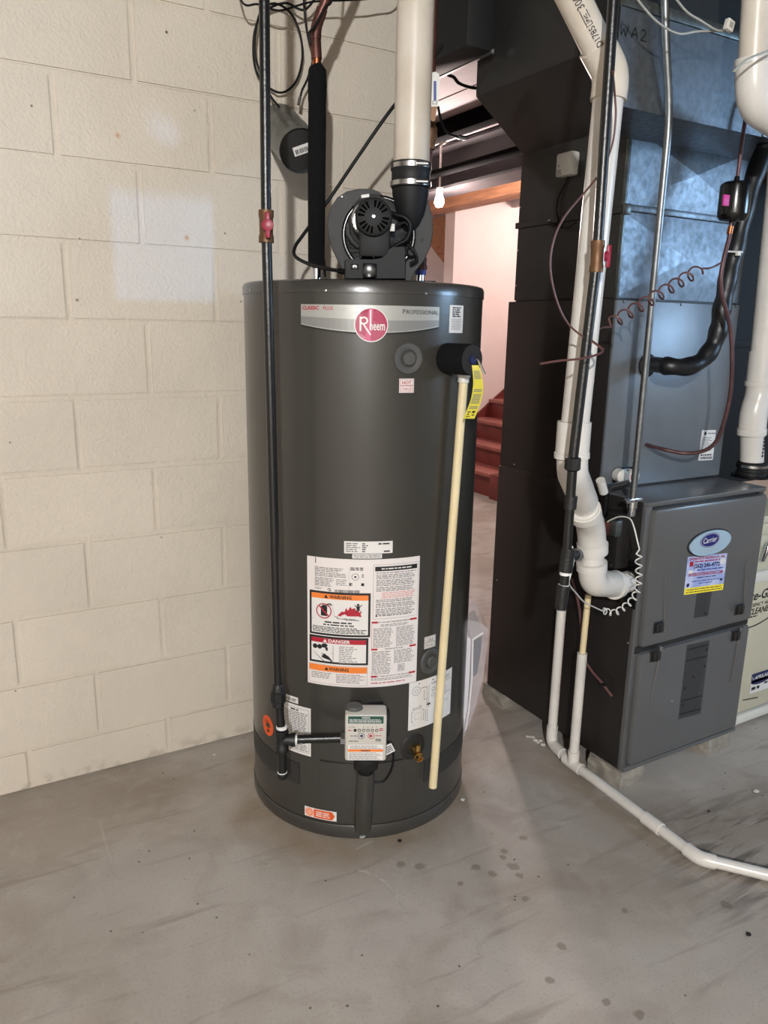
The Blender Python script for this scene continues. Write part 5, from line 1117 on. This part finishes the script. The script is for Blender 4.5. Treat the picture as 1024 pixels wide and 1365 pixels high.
# printed marks along the sloping pipe
A0 = at(797, 62, Y=1.27); d0 = (at(800, 70, Y=1.27)-T0).normalized(); vw = (CAM-A0).normalized(); vw = (vw-d0*vw.dot(d0)).normalized(); sd_ = d0.cross(vw)
if sd_.dot(_RT) < 0: sd_ = -sd_
Pp = Print(lambda u, v, h: A0-d0*u+(vw*math.cos((v-.004)/IR)-sd_*math.sin((v-.004)/IR))*(IR+.0022+h))
Pp.rect('pvc_print', -.004, -.001, .003, .0005, 0); Pp.text('pvc_print', 'D1785', .006, -.006, .0165, 0, fit=.040); Pp.frame('pvc_print', .049, -.006, .056, .006, .001, 0); Pp.text('pvc_print', 'PVC', .058, -.003, .008, 0, fit=.014, bold=.02); Pp.rect('pvc_print', .055, .005, .082, .0062, 0); Pp.rect('pvc_print', .062, -.0065, .078, -.0055, 0); Pp.text('pvc_print', '300', .083, -.006, .020, 0, fit=.026)
Pp.emit(ik)
q = at(799, 709, Y=1.40); Pq = Print(lambda u, v, h: U4+(CAM-U4).normalized()*(IR+.0062+h)+_RT*u+_UP*v)
for k in range(5): Pq.rect('ink', .004+k*.0022, -.002, .0052+k*.0022, .007, 0)
Pq.rect('ink', .018, -.002, .022, .007, 0); Pq.emit(ik)
# ------------------------------------------------------------------ gas line to the furnace
g2 = thing('gas_pipe', 'black iron gas pipe with red shutoff running down past furnace intake', 'pipe', at(748, 805, Y=1.19))
GY = 1.185; Gq = lambda px, py: at(px, py, Y=GY)
q0, qv, qu = Gq(818, 0), Gq(796, 342), Gq(764, 612)
qt = q0+(q0-qv).normalized()*.55
obj('pipe', MB().tube([qt, q0, qv, qu], .0105, 16), 'black_iron', g2)
dd = (q0-qv).normalized()
v2 = obj('valve_body', MB().lathe([(.0140, -.030), (.0140, -.018), (.0128, -.015), (.0128, .015), (.0140, .018), (.0140, .030)], qv, 18, dd), 'aged_brass', g2)
hx = qv+_hx*.014-_hy*.008
obj('valve_handle', MB().lathe([(.010, 0), (.010, .006), (.001, .008)], hx, 16, (_hx-_hy*.6).normalized()).box((-.0045, -.005, -.0215), (.0045, .001, .0215), .002, lambda v: hx+_hx*(v.x+.006)+_hy*v.y+Vector((0, 0, v.z))), 'red_plastic', v2, label='red valve handle')
obj('union', MB().lathe([(.0115, .016), (.0165, .014), (.0170, -.010), (.0120, -.014)], Gq(763.5, 619), 8), 'black_fitting', g2)
obj('nipple', MB().tube([Gq(763.5, 622), Gq(760, 672)], .0105, 14), 'black_iron', g2); obj('coupling', MB().tube([Gq(762, 661), Gq(760, 678)], [.0135, .0135], 14), 'black_fitting', g2)
obj('nipple', MB().tube([Gq(760, 676), Gq(756, 735)], .0100, 14), 'black_iron', g2)
te = obj('tee', MB().tube([Gq(758, 731), Gq(754, 762)], [.0145, .0150], 16).tube([Gq(756, 741), at(768, 740, Y=1.20)], [.011, .011], 14), 'black_fitting', g2)
obj('branch_pipe', MB().tube(bend([at(767, 740, Y=1.20), at(776, 742, Y=1.52), Vector((FX0, 1.545, at(815, 745, X=FX0).z))], .03), .0100, 14), 'black_iron', g2); obj('branch_union', MB().cyl(at(767.5, 740, Y=1.205), at(769, 740, Y=1.245), .0150, 10), 'black_fitting', g2)
obj('drip_leg', MB().tube([Gq(754, 760), Gq(749, 808)], .0105, 14), 'black_iron', g2); obj('thread_tape', MB().tube([Gq(753.5, 762), Gq(753.2, 766)], .0120, 14).tube([Gq(751.8, 779), Gq(751.5, 782)], .0120, 14), 'thread_tape', g2)
obj('cap', MB().tube([Gq(752, 780), Gq(750, 790), Gq(747.5, 812)], [.0140, .0140, .0125], 16), 'black_fitting', g2)
# ------------------------------------------------------------------ metal conduit
cn = thing('conduit', 'thin shiny metal conduit dropping to the furnace junction box', 'conduit', at(845, 668, Y=1.455))
Eq = lambda px, py: at(px, py, Y=1.455-.085*(668-py)/668)
obj('tube', MB().tube(bend([Eq(886, -60), Eq(887.5, 60), Eq(893.5, 150), Eq(843.5, 668)], .10), .0092, 16), 'emt', cn)
q = Eq(843, 672); obj('connector', MB().lathe([(.0105, -.034), (.0125, -.03), (.0125, -.012), (.015, -.010), (.015, .012), (.0115, .016)], q, 10), 'chrome', cn)
obj('clamp', MB().box((q.x-.034, q.y-.012, q.z+.006), (q.x+.030, q.y+.004, q.z+.018), .004), 'chrome', cn)
# ------------------------------------------------------------------ exhaust pipes on the right
ex = thing('exhaust_pipe', 'white plastic exhaust pipe rising from the top of the furnace', 'pipe', at(1000, 640, Y=1.56))
XY = 1.56; Xq = lambda px, py: at(px, py, Y=XY); XR = .0365
xb = Xq(1000, 640); xb.z = FZ1+.002
obj('flange', MB().lathe([(.062, 0), (.062, .006), (.048, .008)], xb, 30), 'black_gloss', ex); obj('rubber_collar', MB().lathe([(.048, .006), (.048, .018), (.044, .020), (.044, .028), (.048, .030), (.048, .046), (.044, .05), (.0366, .052)], xb, 30), 'rubber', ex)
obj('collar_clamp', MB().lathe([(.0485, .034), (.0492, .034), (.0492, .042), (.0485, .042)], xb, 30), 'steel_band', ex)
obj('pipe', MB().tube([xb+Vector((0, 0, .03)), Xq(1003, 575)], XR, 28), 'pvc_white', ex)
e = bend([Xq(1002, 580), Xq(1005, 548), Xq(1012, 528), Xq(1014, 508)], .05); obj('elbow', MB().tube(e, [XR+.006]*len(e), 28).tube([Xq(1002, 579), Xq(1002.6, 571)], [XR+.009]*2, 28), 'pvc_white', ex)
obj('coupling', MB().tube([Xq(1013, 513), Xq(1018, 468)], [XR+.006]*2, 28).tube([Xq(1013, 514), Xq(1013.6, 508)], [XR+.010]*2, 28), 'pvc_white', ex); obj('pipe', MB().tube([Xq(1017, 470), Xq(1046, 180)], XR, 28), 'pvc_white', ex)
b_ = Xq(1003, 588); Pq = Print(lambda u, v, h: b_+Vector((u, -XR-.0008-h, v))); Pq.lines('ink', .004, -.05, .013, .03, 7, 0, .7, .2, seed=103); Pq.emit(ex)
b2_ = Xq(1009, 543); Pq = Print(lambda u, v, h: b2_+Vector((u, -XR-.0075-h, v)));
for k in range(4): Pq.rect('ink', .002+k*.004, -.016, .0045+k*.004, .010, 0)
Pq.emit(ex)
rx = thing('exhaust_elbow', 'wide white plastic pipe elbow at the upper right', 'pipe', at(1005, 60, Y=1.25))
RY = 1.25; Rq = lambda px, py: at(px, py, Y=RY); RR = .0315
obj('pipe', MB().tube([Rq(1014, -80), Rq(1003, 95)], RR, 28), 'pvc_aged', rx)
e = bend([Rq(1004, 78), Rq(1003, 140), Rq(1064, 178)], .075, 10); obj('elbow', MB().tube(e, [RR+.006]*len(e), 28).tube([Rq(1004, 77), Rq(1003.7, 86)], [RR+.008]*2, 28), 'pvc_white', rx)
# ------------------------------------------------------------------ refrigerant lines
sl_ = thing('suction_line', 'black insulated refrigerant line curving into the coil cabinet', 'pipe', at(900, 488, Y=1.5))
sp = [(864, 485, 1.606), (874, 486, 1.55), (892, 488, 1.49), (915, 489, 1.47), (936, 480, 1.46), (950, 462, 1.455), (958, 440, 1.45), (961, 420, 1.45), (966, 395, 1.45), (972, 365, 1.45), (980, 335, 1.45), (988, 300, 1.45), (998, 260, 1.45), (1012, 218, 1.45), (1034, 160, 1.45)]
ps = spl([at(x, y, Y=Y) for x, y, Y in sp], 5); obj('insulation', MB().tube(ps, [.0245*(1+.08*math.sin(i*.9)) if i > 8 else .022 for i in range(len(ps))], 20), 'insul_black', sl_)
fr_ = kq(862, 487); obj('grommet', MB().lathe([(.034, 0), (.034, .006), (.028, .010)], fr_, 24, (0, -1, 0)), 'rubber', sl_)
tz = at(975, 337, Y=1.42); obj('cable_tie', MB().tube([at(965, 335, Y=1.42), at(990, 336, Y=1.42)], .0025, 6).box((tz.x+.022, tz.y-.006, tz.z-.006), (tz.x+.034, tz.y+.004, tz.z+.006), .001), 'wire_white', sl_)
tk = at(984, 420, Y=1.44)
ll = thing('liquid_line', 'thin copper refrigerant line with black filter canister', 'pipe', at(940, 600, Y=1.5))
LY = 1.38
up = [(1034, 92), (1022, 112), (1006, 128), (996, 150), (990, 185), (985, 225), (982, 242)]
obj('upper_tube', MB().tube(spl([at(x, y, Y=LY) for x, y in up], 6), .0052, 10), 'line_copper', ll)
f0, f1 = at(982, 243, Y=LY), at(976, 296, Y=LY); fd_ = (f1-f0); fl_ = fd_.length
fc_ = obj('filter_canister', MB().lathe([(.006, -.014), (.008, -.002), (.030, 0), (.0375, .006), (.0385, .012), (.0385, fl_-.02), (.0375, fl_-.012), (.031, fl_-.004), (.008, fl_), (.006, fl_+.014)], f0, 30, fd_.normalized()), 'black_gloss', ll, label='black filter canister')
sq_ = at(966, 267, Y=LY-.036); obj('canister_label', MB().box((sq_.x-.008, sq_.y, sq_.z-.013), (sq_.x+.014, sq_.y-.004, sq_.z+.013), .001), 'pink_label', fc_, label='pink label')
lo = [(975, 298, LY), (972, 318, LY), (965, 345, LY), (961, 372, LY), (963, 395, LY), (970, 420, LY), (975, 450, LY), (976, 490, LY), (973, 530, 1.39), (963, 570, 1.41), (952, 592, 1.43), (935, 602, 1.46), (912, 604, 1.50), (885, 599, 1.54), (862, 593, 1.606)]
obj('lower_tube', MB().tube(spl([at(x, y, Y=Y) for x, y, Y in lo], 6), .0058, 10), 'line_copper', ll); obj('solder_joint', MB().tube([at(974.5, 302, Y=LY), at(972.5, 312, Y=LY)], .0075, 10), 'copper', ll)
# ------------------------------------------------------------------ control wires
HY = 1.36
w1 = thing('spiral_wire', 'brown control wire coiled like a spring before the coil cabinet', 'wire', at(870, 400, Y=HY))
ha, hb_ = at(932, 360, Y=HY), at(817, 430, Y=HY); hx_ = MB().helix(ha, hb_, .0145, 8.5, .002, per=14)
pth = spl([at(962, 350, Y=1.375), at(948, 357, Y=1.37), at(936, 358, Y=HY)], 6)+hx_+spl([at(815, 436, Y=HY), at(803, 437, Y=1.33), at(792, 444, Y=1.28), at(788, 452, Y=1.22), at(797, 460, Y=1.17), at(804, 466, Y=1.15), at(798, 472, Y=1.14), at(775, 478, Y=1.14), at(745, 481, Y=1.15), at(720, 485, Y=1.16)], 6)
obj('wire', MB().tube(pth, .0024, 6), 'wire_brown', w1)
w2 = thing('thermostat_wire', 'thin brown wire looping down beside the white intake pipe', 'wire', at(740, 340, Y=1.2))
obj('wire', MB().tube(spl([at(x, y, Y=Y) for x, y, Y in ((817, 95, 1.17), (820, 130, 1.2), (821, 155, 1.2), (817, 190, 1.2), (806, 220, 1.2), (790, 244, 1.2), (772, 265, 1.2), (752, 290, 1.2), (740, 315, 1.2), (734, 345, 1.2), (736, 375, 1.2), (745, 408, 1.2), (758, 432, 1.2), (775, 447, 1.19), (792, 457, 1.17), (803, 466, 1.152))], 6), .0021, 6), 'wire_brown', w2)
w3 = thing('white_coil_wire', 'white coiled wire hanging from the furnace relay to the gas pipe', 'wire', at(850, 760, X=1.6))
Zq = lambda x, y, X: at(720+x/4.55, 560+y/4.55, X=X)
arc = spl([Zq(392, 660, 1.60), Zq(405, 622, 1.60), Zq(440, 600, 1.60), Zq(490, 585, 1.60), Zq(545, 598, 1.60), Zq(570, 650, 1.60), Zq(590, 730, 1.60), Zq(603, 785, 1.60)], 6)
ctrl = spl([Zq(x, y, 1.60) for x, y in ((597, 810), (598, 870), (600, 930), (598, 985), (588, 1040), (565, 1085), (530, 1120), (490, 1150), (450, 1168), (405, 1162), (385, 1157))], 10)
wig = []
for i, q in enumerate(ctrl):
    a = i*math.pi*2*11/len(ctrl)*1.0; t = (ctrl[min(i+1, len(ctrl)-1)]-ctrl[max(i-1, 0)]).normalized(); n1 = t.cross(Vector((1, 0, 0))).normalized(); wig.append(q+(n1*math.sin(a)+Vector((-1, 0, 0))*math.cos(a))*.0085)
dense = []
for i in range(len(wig)-1):
    dense += [wig[i]]
tail = spl([Zq(380, 1158, 1.58), Zq(330, 1135, 1.52), Zq(270, 1105, 1.42), Zq(215, 1045, 1.30), Zq(176, 990, 1.17), Zq(190, 920, 1.165), Zq(203, 850, 1.17), Zq(200, 790, 1.172), Zq(194, 765, 1.172)], 6)
obj('wire', MB().tube(arc+spl(dense, 3)+tail, .0020, 6), 'wire_white', w3)
w4 = thing('drain_wire', 'brown sleeved wire dangling beside the white drain riser', 'wire', at(770, 840, X=1.65))
obj('wire', MB().tube(spl([at(762, 770, X=1.62), at(768, 790, X=1.63), at(773, 815, X=1.64), at(776, 850, X=1.645), at(778, 875, X=1.645), at(788, 893, X=1.65), at(800, 907, X=1.655), at(806, 915, X=1.66), at(816, 928, X=1.672)], 6), .0042, 8), 'wire_brown', w4)
for px, py in ((773, 834), (804, 913)): obj('cable_tie', MB().sphere(at(px, py, X=1.645), .008, 10, 6, (1, 1, .6)), 'black_gloss', w4)
for k, (lab, pts) in enumerate((('upper grey thermostat wire strung to the white tag', ((842, -12), (860, 12), (880, 32), (905, 45), (930, 42), (962, 41))), ('lower grey thermostat wire strung to the white tag', ((895, -10), (915, 15), (935, 28), (955, 40), (966, 41))))):
    top('grey_wire', MB().tube(spl([at(x, y, Y=1.30-.01*k) for x, y in pts], 6), .0025, 6), 'wire_grey', lab, 'wire')
top('grey_wire', MB().tube(spl([at(x, y, Y=1.19) for x, y in ((978, 95), (992, 82), (1005, 75), (1030, 66))], 6), .0028, 6), 'wire_grey', 'grey wire wrapped across the upper right white elbow', 'wire')
q = at(972, 34, Y=1.28); tg2 = thing('wire_tag', 'small white plastic tag joining grey wires at the upper right', 'tag', q)
obj('tag', MB().box((-.011, -.006, -.011), (.011, .006, .011), .002, lambda v: q+Vector((v.x+.25*v.z, v.y, v.z-.25*v.x))), 'plastic_white', tg2); obj('tag_recess', MB().box((-.006, -.0066, -.006), (.006, -.005, .006), .001, lambda v: q+Vector((v.x+.25*v.z, v.y, v.z-.25*v.x))), 'label_silver', tg2)
# white sensor on the plenum side
q = at(755, 220, X=FX0-.02); sn = thing('humidity_sensor', 'small white sensor box on the dark plenum side', 'sensor', q)
obj('housing', MB().box((FX0-.034, q.y-.036, q.z-.031), (FX0-.002, q.y+.030, q.z+.033), .006), 'plastic_white', sn)
Ps = Print(plane((FX0-.034, q.y, q.z), (0, -1, 0), (0, 0, 1), (-1, 0, 0))); Ps.lines('ink_grey', -.030, -.028, .0, -.012, 3, .0006, .5, .2, seed=105); Ps.oval('ink_grey', -.016, -.002, .003, .003, .0006, 10); Ps.emit(sn)
obj('cord', MB().tube(spl([at(x, y, X=FX0-.012) for x, y in ((758, 234), (752, 248), (745, 262), (742, 280), (744, 297), (738, 301), (732, 296))]+[at(x, y, X=FX0-.02) for x, y in ((745, 303), (758, 303), (768, 296))], 6), .0026, 6), 'cable_black', sn)
# ------------------------------------------------------------------ condensate drain
cdn = thing('condensate_drain', 'white plastic drain pipe running from furnace side across floor', 'pipe', at(765, 1020, Z=.02))
DR = .0150
c0 = at(735, 988, Z=.03); c0.x = min(c0.x, 1.645)
r0 = Vector((1.640, c0.y, .03)); top0 = Vector((1.640, c0.y, at(744, 812, Y=c0.y).z+.25))
c1_ = at(764, 1018, Z=.03); c2_ = at(872, 1099, Z=.022); c3_ = at(932, 1144, Z=.020); c4_ = at(1060, 1175, Z=.020)
p1_ = at(735, 990, Z=.03); top1 = at(744.5, 812, Y=p1_.y); top1 = Vector((p1_.x, p1_.y, top1.z))
obj('riser', MB().tube([p1_+Vector((0, 0, .02)), top1], .0152, 18), 'pvc_white', cdn)
e = bend([p1_+Vector((0, 0, .06)), p1_, p1_.lerp(c1_, .55)], .04); obj('elbow', MB().tube(e, [.0185]*len(e), 18), 'pvc_white', cdn)
obj('floor_run', MB().tube([p1_.lerp(c1_, .2), c1_, c2_], .0150, 18), 'pvc_white', cdn)
t2 = at(771, 872, Y=c1_.y); t2 = Vector((c1_.x, c1_.y, t2.z))
obj('riser', MB().tube([c1_, t2], .0150, 18), 'pvc_white', cdn); obj('thin_riser', MB().tube([t2-Vector((0, 0, .02)), Vector((c1_.x+.004, c1_.y, at(772, 795, Y=c1_.y).z))], .0095, 14), 'pvc_cream', cdn)
dr_ = (c2_-c1_).normalized()
obj('tee', MB().tube([c1_-dr_*.035, c1_+dr_*.035], .0185, 18).tube([c1_, c1_+Vector((0, 0, .045))], .0185, 18), 'pvc_white', cdn)
obj('coupling', MB().tube([c2_-dr_*.035, c2_+dr_*.025], .0185, 18), 'pvc_white', cdn)
obj('floor_run', MB().tube([c2_, c3_], .0150, 18), 'pvc_white', cdn)
e = bend([c3_-(c3_-c2_).normalized()*.04, c3_, c3_+(c4_-c3_).normalized()*.04], .03); obj('elbow', MB().tube(e, [.0188]*len(e), 18), 'pvc_white', cdn)
obj('floor_run', MB().tube([c3_, c4_], .0150, 18), 'pvc_white', cdn)
Pr = Print(lambda u, v, h: Vector((p1_.x, p1_.y, v))+_RT*(.0105)*1.0-_F*(.0108)+_RT*u); rr = random.Random(9); v = .12
while v < top1.z-.05: ln = .006+.014*rr.random(); Pr.rect('pvc_print_red', -.0012, v, .0012, v+ln, 0); v += ln+.006
Pr.emit(cdn)
# ------------------------------------------------------------------ crumbs on the floor
def crumb(px, py, r, m, lab):
    bm = bmesh.new(); bmesh.ops.create_icosphere(bm, subdivisions=1, radius=r); p_ = at(px, py, Z=0); mb = MB()
    for v in bm.verts: v.co = Vector((v.co.x*rnd.uniform(.7, 1.4), v.co.y*rnd.uniform(.7, 1.4), v.co.z*.5*rnd.uniform(.7, 1.2)))
    bm.verts.index_update(); zm = min(v.co.z for v in bm.verts); mb.v = [v.co+Vector((p_.x, p_.y, -zm)) for v in bm.verts]; mb.f = [tuple(v.index for v in f.verts) for f in bm.faces]; bm.free()
    top('crumb', mb, m, lab, 'debris', 'crumbs on the floor', smooth=False)
for i in range(7): crumb(703+i*3.6+rnd.uniform(-1, 1), 981+i*1.9+rnd.uniform(-2, 2), .005+.004*rnd.random(), 'crumb', 'one of the pale crumbs in a cluster beside the drain elbow')
crumb(1008, 1056, .009, 'crumb', 'single pale chip on the floor at the right edge'); crumb(617, 1067, .006, 'crumb', 'white bead on the floor right of heater base'); crumb(998, 1247, .006, 'dark_crumb', 'black speck on the floor near the lower right edge'); crumb(533, 1122, .007, 'dark_crumb', 'black chip on the floor in front of heater base'); crumb(945, 1082, .004, 'dark_crumb', 'tiny black speck on the floor before the furnace'); crumb(286, 1007, .005, 'crumb', 'white bead on the floor below the block wall')
